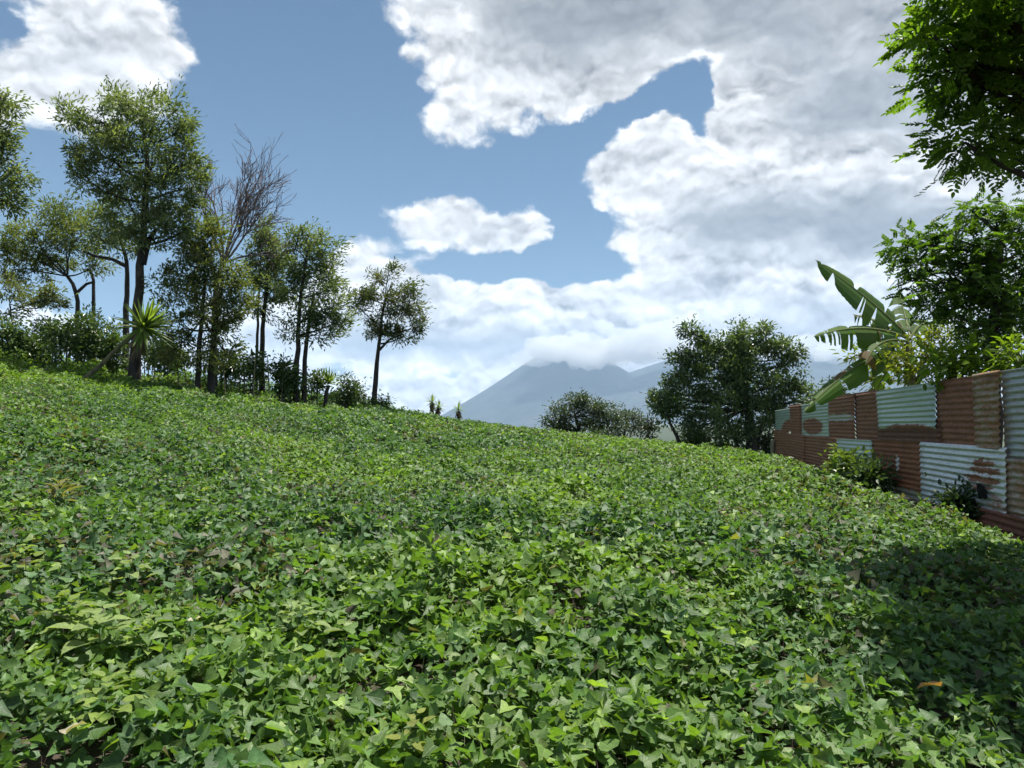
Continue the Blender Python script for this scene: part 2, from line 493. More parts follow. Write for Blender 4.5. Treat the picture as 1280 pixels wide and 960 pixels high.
# cloud cap hiding both summits, within the haze: even, thin white lumps fused
def summit_cloud(label, spans, n, seed, dens):
    r = np.random.default_rng(seed)
    g = Geo()
    na, nb = 14, 8
    A, B = np.meshgrid(np.linspace(0, 2 * math.pi, na, endpoint=False), np.linspace(0.0, math.pi, nb))
    U = np.stack([np.cos(A) * np.sin(B), np.sin(A) * np.sin(B), np.cos(B)], -1).reshape(-1, 3)
    i = np.arange(nb - 1)[:, None] * na; j = np.arange(na)[None, :]
    Q = np.stack([i + j, i + na + j, i + na + (j + 1) % na, i + (j + 1) % na], -1).reshape(-1, 4)
    T = np.concatenate([Q[:, [0, 1, 2]], Q[:, [0, 2, 3]]])
    for k in range(n):
        f = r.random()
        px = np.interp(f, np.linspace(0, 1, len(spans)), [q[0] for q in spans])
        py = np.interp(f, np.linspace(0, 1, len(spans)), [q[1] for q in spans])
        Y = r.uniform(10700, 11500)
        c = np.array(list(at(px, py - abs(r.normal(0, 16)), Y)))
        rad = r.uniform(90, 190)
        g.add(c + U * np.array([rad * r.uniform(1, 1.9), rad, rad * .8]), T)
    m = bpy.data.materials.new('cloud_cap'); m.use_nodes = True
    t = NT(m.node_tree); t.n.clear()
    om = t.new('ShaderNodeOutputMaterial'); pv = t.new('ShaderNodeVolumePrincipled')
    pv.inputs['Color'].default_value = (1, 1, 1, 1)
    pv.inputs['Density'].default_value = dens
    t.l.new(pv.outputs[0], om.inputs['Volume'])
    o = g.build('cloud_cap', m)
    rm = o.modifiers.new('fuse', 'REMESH'); rm.mode = 'VOXEL'; rm.voxel_size = 22.0
    tx = bpy.data.textures.new('lumps', 'CLOUDS'); tx.noise_scale = 130.0; tx.noise_depth = 4
    dp = o.modifiers.new('lumps', 'DISPLACE'); dp.texture = tx; dp.strength = 150.0; dp.mid_level = .5; dp.texture_coords = 'GLOBAL'
    return tag(o, label, 'cloud_cap', kind='stuff')
summit_cloud('white cloud wrapped round the summits of both far peaks', [(662, 455), (690, 449), (740, 454), (785, 446), (840, 441), (900, 444), (960, 446), (1060, 450)], 150, 1, .0042)

# ------------------------------------------------------------------ the crop
def frames(head, tilt, tiltaz, roll):
    """columns: side, forward, normal of a leaf"""
    N = np.stack([np.sin(tilt) * np.cos(tiltaz), np.sin(tilt) * np.sin(tiltaz), np.cos(tilt)], -1)
    Fw = np.stack([np.cos(head), np.sin(head), np.zeros_like(head)], -1)
    Fw = Fw - N * (Fw * N).sum(-1, keepdims=True)
    Fw /= np.linalg.norm(Fw, axis=-1, keepdims=True) + 1e-9
    Sd = np.cross(Fw, N)
    return Sd, Fw, N

LEAF_NEAR = dict(
    xy=np.array([(0, 0), (0, .36), (0, .70), (0, 1.0), (.24, -.17), (.53, -.04), (.33, .33), (.155, .68),
                 (-.24, -.17), (-.53, -.04), (-.33, .33), (-.155, .68)]),
    tri=np.array([(0, 4, 5), (0, 5, 1), (1, 5, 6), (1, 6, 7), (1, 7, 2), (2, 7, 3),
                  (0, 9, 8), (0, 1, 9), (1, 10, 9), (1, 11, 10), (1, 2, 11), (2, 3, 11)]))
LEAF_MID = dict(
    xy=np.array([(0, 0), (0, .42), (0, 1.0), (.2, -.15), (.5, 0), (-.2, -.15), (-.5, 0)]),
    tri=np.array([(0, 3, 4), (0, 4, 1), (1, 4, 2), (0, 6, 5), (0, 1, 6), (1, 2, 6)]))
LEAF_FAR = dict(
    xy=np.array([(0, -.05), (0, .42), (0, 1.0), (.5, 0), (-.5, 0)]),
    tri=np.array([(0, 3, 1), (1, 3, 2), (0, 1, 4), (1, 2, 4)]))

LEAF_DOT = dict(
    xy=np.array([(0, -.05), (0, 1.0), (.5, .12), (-.5, .12)]),
    tri=np.array([(0, 2, 1), (0, 1, 3)]))

LEAF_HEART = dict(tri=LEAF_NEAR['tri'], xy=np.array([(0, 0), (0, .36), (0, .70), (0, 1.0), (.26, -.15), (.46, .04), (.42, .34), (.21, .70),
                 (-.26, -.15), (-.46, .04), (-.42, .34), (-.21, .70)]))
LEAF_LOBED = dict(tri=LEAF_NEAR['tri'], xy=np.array([(0, 0), (0, .36), (0, .70), (0, 1.0), (.20, -.14), (.58, .06), (.21, .32), (.16, .66),
                 (-.20, -.14), (-.58, .06), (-.21, .32), (-.16, .66)]))

def leaf_local(tp, size, width, fold, droop, wave, r):
    xy = tp['xy']
    x = xy[None, :, 0] * size[:, None] * width[:, None]
    y = xy[None, :, 1] * size[:, None]
    z = size[:, None] * (fold[:, None] * np.abs(xy[None, :, 0]) - droop[:, None] * xy[None, :, 1] ** 2
                         + wave[:, None] * np.sin(xy[None, :, 1] * 7 + r[:, None]) * np.abs(xy[None, :, 0]))
    return x, y, z

def in_field(x, y):
    h, d = crest(x)
    wallx = 6.93 + 0.186 * (y - 10.9)
    ok = (y < d * (1.10 + 0.10 * sstep(-4, -9, x))) & (x < wallx - 0.38)
    return ok

def canopy(x, y):
    d = crest(x)[1]
    rank = sstep(0.86, 1.0, y / d) * sstep(-3, -8, x) * np.clip((fbm(x * .8, y * .8, 51, 3) - .34) * 3, 0, 1)
    return (canopy0(x, y) + 0.55 * rank) * (1 - 0.80 * sstep(-1.6, -0.4, x - (6.93 + 0.186 * (y - 10.9))))
def canopy0(x, y):
    ridge = 0.5 + 0.5 * np.sin((x * 0.94 + y * 0.34) * 2 * math.pi / 1.15 + 2.2 * fbm(x * .5, y * .5, 9, 2))
    n = fbm(x * 1.1, y * 1.1, 2, 3)
    k = fbm(x * 2.6, y * 2.6, 6, 2)
    return 0.04 + 0.12 * ridge + 0.20 * np.clip((n - 0.3) * 2.2, 0, 1) + 0.17 * np.clip((k - 0.32) * 2.4, 0, 1)

def crop_points(y0, y1, dens, seed, side=2.2, near=False):
    r = np.random.default_rng(seed)
    xm = 0.70 * y1 + side
    ya, yb = max(0.9, y0 - 2.0), y1 + 2.0
    n = int((yb - ya) * 2 * xm * dens)
    x = r.uniform(-xm, xm, n); y = r.uniform(ya, yb, n)
    # neighbouring layers interlock along an uneven line
    yy = y + 6.0 * (fbm(x * 0.45, y * 0.45, 61, 3) - 0.5) * sstep(3.0, 6.0, y)
    k = (np.abs(x) < 0.70 * np.abs(y) + side) & in_field(x, y) & (yy >= y0) & (yy < y1)
    x, y = x[k], y[k]
    g = fbm(x * 1.9, y * 1.9, 14, 3)
    keep = r.random(len(x)) < np.clip(0.28 + (g - 0.31) * 5.0, 0.26, 1.0)
    return x[keep], y[keep], r

GREENS = 1.52 * np.array([(0.036, 0.088, 0.026), (0.050, 0.116, 0.026), (0.094, 0.160, 0.029), (0.043, 0.093, 0.035), (0.125, 0.187, 0.042)])
def crop_colors(x, y, r):
    n = len(x)
    a = fbm(x * 0.16, y * 0.16, 21, 3)
    b_ = fbm(x * 0.62, y * 0.62, 22, 3)
    mix = np.clip((a - 0.38) * 2.2 + (b_ - 0.5) * 2.6 + r.normal(0, 0.22, n), 0, 1)
    # the strip towards the wall and the top left are the yellower greens
    mix = np.clip(mix + 0.50 * sstep(0, 5, x) * sstep(6, 12, y) + 0.45 * sstep(-9, -14, x) * sstep(17, 21, y), 0, 1.15)
    c = GREENS[3][None] * (1 - mix)[:, None] + GREENS[2][None] * mix[:, None]
    young = r.random(n) < 0.08
    c[young] = GREENS[4] * r.uniform(0.8, 1.25, (young.sum(), 1))
    dry = (fbm(x * 0.55, y * 0.55, 31, 3) > 0.64) & (r.random(n) < 0.22)
    c[dry] = np.array((0.125, 0.118, 0.082)) * r.uniform(0.5, 1.2, (dry.sum(), 1))
    odd = r.random(n) < 0.004
    c[odd] = np.array((0.22, 0.22, 0.07)) * r.uniform(0.6, 1.1, (odd.sum(), 1))
    purple = r.random(n) < 0.008
    c[purple] = np.array((0.085, 0.075, 0.045))
    return c * r.uniform(0.62, 1.28, (n, 1)) * np.array([1, 1, .85])

def crop_layer(y0, y1, dens, seed, tp, smin, smax, lift=1.0):
    x, y, r = crop_points(y0, y1, dens, seed)
    n = len(x)
    H = canopy(x, y) * lift
    u = r.random(n) ** 0.45
    z = ground_z(x, y) + 0.02 + H * u + r.exponential(0.02, n)
    size = (smin + (smax * 1.08 - smin) * r.random(n) ** 1.25) * (0.75 + 0.5 * fbm(x * .35, y * .35, 41, 2))
    head = r.uniform(0, 2 * math.pi, n)
    tilt = np.clip(np.abs(r.normal(0.0, 0.55, n)) + 0.20, 0, 1.35)
    taz = np.where(r.random(n) < 0.22, math.radians(-60) + r.normal(0, .9, n), r.uniform(0, 2 * math.pi, n))
    Sd, Fw, N = frames(head, tilt, taz, None)
    width = r.uniform(0.80, 1.25, n); fold = r.uniform(0.05, 0.95, n); droop = r.uniform(-0.05, 0.38, n); wave = r.uniform(0, 0.22, n)
    return dict(P=np.stack([x, y, z], -1), S=Sd, F=Fw, N=N, size=size, width=width, fold=fold, droop=droop, wave=wave,
                r=r.uniform(0, 6, n), c=crop_colors(x, y, r), tp=tp)

def crop_emit(g, L, mask=None):
    if mask is not None:
        L = {k: (v[mask] if isinstance(v, np.ndarray) else v) for k, v in L.items()}
    tp = L['tp']; n = len(L['size'])
    x, y, z = leaf_local(tp, L['size'], L['width'], L['fold'], L['droop'], L['wave'], L['r'])
    V = L['P'][:, None] + L['S'][:, None] * x[..., None] + L['F'][:, None] * (y - 0.3 * L['size'][:, None])[..., None] + L['N'][:, None] * z[..., None]
    k = tp['xy'].shape[0]
    T = tp['tri'][None] + (np.arange(n) * k)[:, None, None]
    C = np.repeat(L['c'], k, axis=0)
    Pv = np.zeros((n, k, 3)); Pv[:, :, :2] = tp['xy'][None]; Pv[:, :, 2] = L['r'][:, None]
    g.add(V.reshape(-1, 3), T.reshape(-1, 3), C, Pv.reshape(-1, 3))

crop = Geo()
near = crop_layer(0.9, 6.0, 1500, 101, LEAF_NEAR, 0.039, 0.081)
midn = crop_layer(6.0, 10.0, 980, 104, LEAF_MID, 0.046, 0.088)
mid = crop_layer(10.0, 20.0, 760, 102, LEAF_FAR, 0.050, 0.088)
far = crop_layer(20.0, 44.0, 370, 103, LEAF_DOT, 0.070, 0.12)
shape = np.random.default_rng(8).choice(3, len(near['size']), p=[.45, .35, .20])
# the 300 leaves that show largest become leaves of their own
P = near['P']; dist = np.linalg.norm(P - np.array([0, 0, EYE]), axis=1)
cp, sp_ = math.cos(PITCH), math.sin(PITCH)
dz = P[:, 2] - EYE
fwd_d = P[:, 1] * cp + dz * sp_
upc = -P[:, 1] * sp_ + dz * cp
sx = P[:, 0] / fwd_d; sy = upc / fwd_d
view = (np.array([0, 0, EYE]) - P) / dist[:, None]
facing = np.abs((near['N'] * view).sum(1))
top_of = (P[:, 2] - ground_z(P[:, 0], P[:, 1])) / (canopy(P[:, 0], P[:, 1]) + 0.02)
score = near['size'] ** 2 / dist ** 2 * (0.2 + facing) * ((np.abs(sx) < 0.655) & (sy > -0.485) & (top_of > 0.80))
own = np.argsort(-score)[:300]
mask = np.ones(len(P), bool); mask[own] = False
for q, tpl in enumerate((LEAF_NEAR, LEAF_HEART, LEAF_LOBED)):
    near['tp'] = tpl
    crop_emit(crop, near, mask & (shape == q))
crop_emit(crop, midn); crop_emit(crop, mid); crop_emit(crop, far)
# petioles and trailing stems near the camera
r_ = np.random.default_rng(5)
sel = r_.choice(len(P), min(9000, len(P)), replace=False)
pb = P[sel]; gb = pb.copy(); gb[:, :2] += r_.normal(0, 0.05, (len(sel), 2)); gb[:, 2] = ground_z(gb[:, 0], gb[:, 1]) - 0.01
sd = r_.normal(0, 1, (len(sel), 3)); sd[:, 2] = 0; sd /= np.linalg.norm(sd, axis=1)[:, None]
sd2 = np.stack([-sd[:, 1], sd[:, 0], sd[:, 2]], -1)
wv = 0.0022
V = np.stack([gb + sd * wv, gb - sd * wv * .5 + sd2 * wv, gb - sd * wv * .5 - sd2 * wv, pb - np.array([0, 0, 0.004])], 1)
T = np.array([(0, 1, 3), (1, 2, 3), (2, 0, 3)])[None] + (np.arange(len(sel)) * 4)[:, None, None]
cc = np.where(r_.random((len(sel), 1)) < 0.3, np.array([[0.10, 0.05, 0.05]]), np.array([[0.09, 0.13, 0.05]]))
crop.add(V.reshape(-1, 3), T.reshape(-1, 3), np.repeat(cc, 4, 0), np.zeros((len(sel) * 4, 3)) + np.array([.3, .3, 0]))
vines = crop.build('sweet_potato_vines', M_CROP, smooth=True)
tag(vines, 'dense low green sweet potato vines covering the whole sloping field', 'crop', kind='stuff')
# shared leaf meshes for the single leaves
var = []
for k in range(18):
    rr = np.random.default_rng(900 + k)
    one = np.array([1.0])
    tpl = (LEAF_NEAR, LEAF_HEART, LEAF_NEAR, LEAF_LOBED)[k % 4]
    x, y, z = leaf_local(tpl, one, one * rr.uniform(.85, 1.2), one * rr.uniform(0, .5), one * rr.uniform(0, .35), one * rr.uniform(0, .2), one * rr.uniform(0, 6))
    Vv = np.stack([x[0], y[0] - 0.3, z[0]], -1)
    c = near['c'][own[(k * 16) % 300]]
    lpv = np.concatenate([tpl['xy'], np.full((12, 1), k)], 1)
    me = np_mesh('leaf', Vv, LEAF_NEAR['tri'], np.tile(c, (12, 1)), lpv, True)
    me.materials.append(M_CROP)
    var.append((me, c))
vc = np.array([c for _, c in var])
for q, i in enumerate(own):
    k = int(np.argmin(((vc - near['c'][i]) ** 2).sum(1) + 1e-4 * rng.random(len(vc))))
    o = bpy.data.objects.new('leaf', var[k][0])
    s = float(near['size'][i])
    M3 = np.stack([near['S'][i], near['F'][i], near['N'][i]], 1) * s
    M4 = Matrix([[*M3[0], P[i, 0]], [*M3[1], P[i, 1]], [*M3[2], P[i, 2]], [0, 0, 0, 1]])
    COL.objects.link(o)
    o.parent = vines
    o.matrix_basis = M4

# ------------------------------------------------------------------ foliage builders
def unit(v): return v / (np.linalg.norm(v, axis=-1, keepdims=True) + 1e-9)

def cards(g, P, Dr, Nn, L, W, c, oval=False, droop=0.15):
    """small folded leaves; P base, Dr direction, Nn rough normal"""
    Dr = unit(Dr); Sd = unit(np.cross(Dr, Nn)); Nn = np.cross(Sd, Dr)
    n = len(P); L = L[:, None]; W = W[:, None]
    if oval:
        V = np.stack([P, P + Dr * L * .3 + Sd * W * .45 + Nn * W * .12, P + Dr * L * .68 + Sd * W * .40 + Nn * (W * .12 - L * droop * .4),
                      P + Dr * L - Nn * L * droop, P + Dr * L * .68 - Sd * W * .40 + Nn * (W * .12 - L * droop * .4), P + Dr * L * .3 - Sd * W * .45 + Nn * W * .12], 1)
        T = np.array([(0, 1, 2), (0, 2, 3), (0, 3, 4), (0, 4, 5)])
    else:
        V = np.stack([P, P + Dr * L * .45 + Sd * W * .5 + Nn * W * .2, P + Dr * L - Nn * L * droop, P + Dr * L * .45 - Sd * W * .5 + Nn * W * .2], 1)
        T = np.array([(0, 1, 2), (0, 2, 3)])
    k = V.shape[1]
    g.add(V.reshape(-1, 3), (T[None] + (np.arange(n) * k)[:, None, None]).reshape(-1, 3), np.repeat(c, k, 0))

def clump_points(r, lobe, n):
    C, R = np.array(lobe[0]), np.array(lobe[1])
    d = unit(r.normal(0, 1, (n, 3)))
    rad = r.uniform(0.12, 1.0, n) ** 0.55
    return C + d * rad[:, None] * R, d

def foliage(g, r, lobes, style, cl_per, per, c_lo, c_hi, L, W, rc, wind=(0, 0, 0), elong=0.0):
    """fills ellipsoid lobes with leaf clumps; returns clump centres per lobe"""
    res = []
    c_lo = np.array(c_lo); c_hi = np.array(c_hi)
    for lb in lobes:
        R = np.array(lb[1])
        ncl = max(5, int(cl_per * (R[0] * R[2] + R[1] * R[2] + R[0] * R[1]) / 3))
        C, d = clump_points(r, lb, ncl)
        res.append(C)
        cs = r.uniform(0.55, 1.45, ncl)
        n = ncl * per
        idx = np.repeat(np.arange(ncl), per)
        off = r.normal(0, 1, (n, 3)) * rc * cs[idx][:, None] * np.array([1, 1, 0.75])
        if elong:
            ax = unit(d * 0.7 + np.array(wind) * 1.6 + np.array([0, 0, .35]) + r.normal(0, .35, (ncl, 3)))
            off = off * 0.8 + ax[idx] * (r.uniform(-1, 1.5, n) * rc * cs[idx] * elong)[:, None]
        Pp = C[idx] + off
        hue = np.clip(r.normal(0.5, 0.28, ncl)[idx] + r.normal(0, 0.2, n), 0, 1)
        c = (c_lo * (1 - hue[:, None]) + c_hi * hue[:, None]) * r.uniform(0.75, 1.25, (n, 1))
        Dr = unit(off) * 0.8 + d[idx] * 0.4 + r.normal(0, 0.45, (n, 3)) + np.array(wind)
        Nn = r.normal(0, 0.55, (n, 3)) + np.array([0, 0, 1.0])
        Ls = L * r.uniform(0.6, 1.3, n); Ws = W * r.uniform(0.7, 1.3, n)
        if style.startswith('pinnate'):
            ov_ = style == 'pinnate'
            # each entry is a rachis with leaflet pairs
            Dr[:, 2] *= 0.6
            Dr = unit(Dr); Sd = unit(np.cross(Dr, Nn)); Nv = np.cross(Sd, Dr)
            for kk in range(6):
                f = 0.18 + 0.15 * kk
                for sgn in (-1, 1):
                    base_ = Pp + Dr * (Ls * f)[:, None] - np.array([0, 0, 1]) * (Ls * 0.25 * f * f)[:, None]
                    ld = Dr * 0.55 + Sd * sgn + r.normal(0, 0.12, (n, 3))
                    cards(g, base_, ld, Nv + r.normal(0, .2, (n, 3)), Ls * 0.36 * (1 - 0.3 * abs(kk - 2.5) / 2.5), Ws, c, ov_)
            cards(g, Pp + Dr * (Ls * 1.0)[:, None] - np.array([0, 0, 1]) * (Ls * 0.25)[:, None], Dr, Nv, Ls * 0.36, Ws, c, ov_)
        else:
            cards(g, Pp, Dr, Nn, Ls, Ws, c, style == 'oval', 0.2)
    return res

def limbs(g, r, trunk_pts, trunk_r, lobes, clumps, twig=0.012, nt=7, limb_r=0.35):
    tp = np.array([list(p) for p in trunk_pts], dtype=float)
    for lb, C in zip(lobes, clumps):
        c = np.array(lb[0]); R = np.array(lb[1])
        below = np.where(tp[:, 2] < c[2] - 0.3 * R[2])[0]
        k = below[-1] if len(below) else 0
        k = max(min(k, len(tp) - 1), 0)
        if k < len(tp) * 0.4: k = int(len(tp) * 0.55)
        s = tp[k]; rad = np.interp(k, np.arange(len(tp)), trunk_r) * limb_r * 1.6
        mid_ = (s + c) / 2 + r.normal(0, 0.12, 3) * np.linalg.norm(c - s) + np.array([0, 0, -0.10 * np.linalg.norm(c[:2] - s[:2])])
        pts = curve(s, mid_, c, 7)
        tube(g, pts, np.linspace(max(rad, twig * 1.6), twig * 1.5, 7), 5, wob=0.08)
        for e in C[r.permutation(len(C))[:nt]]:
            q = pts[r.integers(3, 7)]
            md = (q + e) / 2 + r.normal(0, 0.08, 3)
            tube(g, curve(q, md, e, 5), np.linspace(twig * 1.2, twig * 0.4, 5), 4)

def px_lobes(lst, Y):
    """(px, py, half width px, half height px[, dY]) -> world ellipsoids"""
    o = []
    for e in lst:
        yy = Y + (e[4] if len(e) > 4 else 0)
        c = at(e[0], e[1], yy)
        rx = e[2] / F * yy; rz = e[3] / F * yy
        o.append((tuple(c), (rx, min(rx, 1.6) * 0.95, rz)))
    return o

def on_ground(px, Y):
    x = (px - 640) / F * Y
    # a pixel column at distance Y stands on the terrain
    return Vector((x, Y, gz(x, Y)))

def make_tree(name, label, cat, Y, base_px, trunk_px, r0, r1, lobes_px, style, cl, per, c_lo, c_hi, L, W, rc, seed,
              mat=None, bark=None, wind=(0, 0, 0), group=None, extra_trunks=(), lobes_world=(), nt=8, twig=0.012, elong=0.0):
    r = np.random.default_rng(seed)
    b0 = on_ground(base_px, Y)
    root = empty(name, b0, label, cat, group)
    pts = [b0 - Vector((0, 0, 0.15))] + [at(x, y, Y) for x, y in trunk_px]
    # resample the trunk smoothly
    pa = np.array([list(q) for q in pts]); s = np.concatenate([[0], np.cumsum(np.linalg.norm(np.diff(pa, axis=0), axis=1))])
    ss = np.linspace(0, s[-1], 14)
    tp = np.stack([np.interp(ss, s, pa[:, k]) for k in range(3)], -1)
    tp[1:-1] = (tp[:-2] + 2 * tp[1:-1] + tp[2:]) / 4
    tp[2:-1] += r.normal(0, 0.02, tp[2:-1].shape)
    tr = np.interp(np.linspace(0, 1, 14), [0, 0.06, 0.15, 1], [r0 * 1.5, r0 * 1.15, r0, r1])
    gt = Geo()
    tube(gt, tp, tr, 9, wob=0.06)
    for ex in extra_trunks:
        q = np.array([list(at(x, y, Y + dy)) for x, y, dy in ex[0]])
        tube(gt, q, np.linspace(ex[1], ex[2], len(q)), 7, wob=0.06)
    lobes = px_lobes(lobes_px, Y) + list(lobes_world)
    gf = Geo()
    cl_pts = foliage(gf, r, lobes, style, cl, per, c_lo, c_hi, L, W, rc, wind, elong)
    limbs(gt, r, tp, tr, lobes, cl_pts, twig, nt)
    gt.build('trunk', bark or M_BARK, root, b0, True)
    gf.build('crown', mat or M_FEATHER, root, b0)
    return root

# ------------------------------------------------------------------ tall feathery trees on the left
OL = (0.075, 0.118, 0.048); OH = (0.255, 0.315, 0.160)
WIND = (0.35, -0.1, 0.12)
feath = dict(style='card', cl=16, per=85, c_lo=OL, c_hi=OH, L=0.19, W=0.056, rc=0.18, wind=WIND, elong=1.5)
def feather(label, Y, bpx, trunk, r0, r1, lobes, seed, **kw):
    a = dict(feath); a.update(kw)
    r0 *= .78; r1 *= .78
    return make_tree('shade_tree', label, 'tree', Y, bpx, trunk, r0, r1, lobes, seed=seed, group='tall trees along the upper field edge', **a)

feather('tall feathery tree cut off by the left picture edge', 24, -14, [(-14, 300), (-6, 200), (0, 120)], .20, .07,
        [(-5, 120, 22, 26), (12, 165, 26, 26), (-20, 170, 40, 50), (22, 205, 24, 22), (-15, 235, 45, 28), (5, 250, 20, 14)], 11)
feather('tallest thick-trunked tree with broad crown beside the leaning yucca', 27, 166, [(170, 420), (176, 330), (180, 270), (186, 200), (176, 150)], .24, .06,
        [(125, 150, 38, 30), (165, 130, 40, 22), (205, 150, 36, 26), (232, 150, 20, 16), (100, 180, 22, 30), (140, 195, 46, 36), (190, 200, 46, 40),
         (225, 205, 34, 34), (110, 225, 28, 26), (160, 250, 46, 34), (210, 250, 40, 34), (240, 235, 24, 30), (205, 295, 34, 24), (165, 290, 30, 20), (235, 285, 30, 22), (90, 150, 14, 16)], 12,
        extra_trunks=[([(178, 330, 0), (186, 300, .1), (196, 285, .2)], .14, .06)])
feather('slim tree standing just behind the tallest trunk, limb reaching left', 31, 155, [(157, 430), (158, 350), (159, 325), (150, 300)], .19, .08,
        [(120, 295, 30, 18), (150, 285, 24, 22), (135, 265, 26, 20), (165, 310, 18, 12)], 13,
        extra_trunks=[([(158, 333, 0), (140, 324, .1), (118, 320, .2), (104, 314, .2)], .09, .04)], nt=5)
feather('low spreading flat-topped tree with forked trunk near the left edge', 33, 97, [(97, 400), (97, 365), (90, 352), (84, 345)], .17, .09,
        [(55, 315, 46, 26), (95, 300, 34, 30), (30, 335, 34, 20), (75, 270, 34, 20), (120, 330, 16, 10), (40, 285, 26, 16), (10, 310, 26, 24)], 14,
        extra_trunks=[([(97, 365, 0), (108, 355, .1), (118, 352, .1)], .07, .05), ([(116, 470, .4), (117, 385, .4), (117, 350, .4), (113, 338, .4)], .09, .06)],
        c_hi=(0.20, 0.24, 0.080))
feather('pale wispy young tree under the flat-topped tree at left', 29, 20, [(18, 440), (15, 400), (12, 380)], .09, .03,
        [(10, 385, 30, 16), (45, 378, 30, 14), (20, 360, 24, 14), (68, 372, 16, 9)], 15, cl=9, c_lo=(0.085, 0.11, 0.05), c_hi=(0.17, 0.20, 0.09))
feather('dense twin-trunked tree with foliage almost to the ground', 27, 247, [(248, 440), (254, 380), (258, 330), (250, 310)], .12, .05,
        [(225, 330, 30, 24), (262, 335, 30, 26), (240, 370, 40, 30), (280, 365, 28, 24), (225, 405, 26, 22), (265, 405, 36, 28), (290, 400, 20, 16),
         (250, 440, 34, 22), (215, 440, 18, 16), (282, 440, 18, 16), (235, 305, 22, 14), (205, 350, 16, 18), (272, 310, 22, 16), (290, 335, 20, 16), (262, 285, 16, 10), (298, 370, 16, 16)], 16,
        extra_trunks=[([(264, 492, .1), (265, 450, .1), (270, 400, .1), (278, 350, .2)], .14, .06)], c_hi=(0.21, 0.235, 0.085))
feather('slender tree with one straight trunk between bare tree and twin trees', 31, 327, [(328, 440), (330, 385), (334, 340), (336, 300)], .15, .05,
        [(335, 290, 20, 14), (325, 320, 26, 20), (350, 325, 20, 24), (315, 350, 22, 16), (335, 360, 26, 20), (352, 365, 16, 14), (322, 382, 14, 12)], 17, cl=14)
feather('leafy tree on two close parallel trunks', 30, 370, [(371, 440), (373, 400), (378, 350), (385, 310)], .15, .05,
        [(385, 295, 24, 16), (365, 310, 22, 22), (405, 315, 20, 22), (380, 335, 34, 26), (412, 345, 18, 18), (365, 360, 28, 22), (398, 365, 28, 22),
         (415, 385, 18, 16), (385, 392, 30, 18), (400, 415, 24, 14), (422, 402, 12, 14), (372, 415, 16, 10)], 18,
        extra_trunks=[([(380, 508, .1), (381, 450, .1), (385, 410, .1), (392, 370, .1)], .11, .05)], cl=16)
feather('lone open-crowned tree on the skyline, apart from the others', 35, 467, [(469, 480), (472, 440), (476, 410), (482, 370)], .17, .05,
        [(485, 345, 20, 14), (462, 365, 18, 14), (500, 365, 22, 16), (480, 380, 28, 18), (455, 390, 16, 14), (512, 390, 18, 12), (490, 405, 26, 14), (465, 412, 18, 12),
         (525, 408, 12, 6), (448, 375, 10, 10), (505, 420, 14, 8)], 19, cl=15, per=90,
        extra_trunks=[([(472, 440, 0), (486, 425, .1), (502, 418, .1)], .07, .03)], c_hi=(0.19, 0.20, 0.11))
for k, (x, y, Y, wpx, lab) in enumerate([(320, 300, 34, 20, 'thin tree top showing between bare tree and twin trees')]):
    feather(lab, Y, x, [(x, 440), (x + 4, 360), (x + 6, 320)], .10, .04, [(x, 300, 18, 16), (x + 10, 330, 20, 16), (x - 8, 345, 16, 14)], 25 + k, cl=18)

# ------------------------------------------------------------------ bare tree
def bare_tree():
    r = np.random.default_rng(77)
    Y = 30.0
    b0 = on_ground(268, Y)
    root = empty('bare_tree', b0, 'leafless reddish-grey tree fanning thin twigs against the blue sky', 'tree')
    gt = Geo(); gb = Geo()
    trunk = [b0 - Vector((0, 0, .15)), at(268, 440, Y), at(268, 380, Y), at(272, 345, Y), at(279, 328, Y)]
    tube(gt, trunk, np.linspace(.12, .08, 5), 8, wob=.08)
    def grow(p, d, ln, rad, lev):
        pts = [p]; q = p.copy(); dd = d.copy()
        n = 6
        for i in range(n):
            dd = unit(dd + r.normal(0, .10, 3) + np.array([0, 0, .02]))
            q = q + dd * ln / n
            pts.append(q)
        tube(gb, pts, np.linspace(rad, max(rad * .45, .008), n + 1), 5 if lev < 2 else 4)
        if lev >= 3: return
        k = [6, 5, 4][lev]
        for i in range(k):
            f = r.uniform(.3, 1.0)
            j = int(f * n)
            nd = unit(dd + r.normal(0, .46, 3) * np.array([1.1, .8, .6]))
            grow(pts[j], nd, ln * r.uniform(.45, .72), max(rad * .42, .007), lev + 1)
    s = np.array(list(at(279, 328, Y)))
    for (tx, ty, dy) in ((272, 180, 0), (312, 185, .5), (352, 215, -.4), (255, 225, .6), (368, 262, .3), (338, 190, .2), (372, 300, 0)):
        e = np.array(list(at(tx, ty, Y + dy)))
        v = e - s
        grow(s.copy(), unit(v), np.linalg.norm(v) * .62, .055, 0)
    gt.build('trunk', M_DEADWOOD, root, b0, True)
    gb.build('branches', M_DEADWOOD, root, b0, True)
bare_tree()

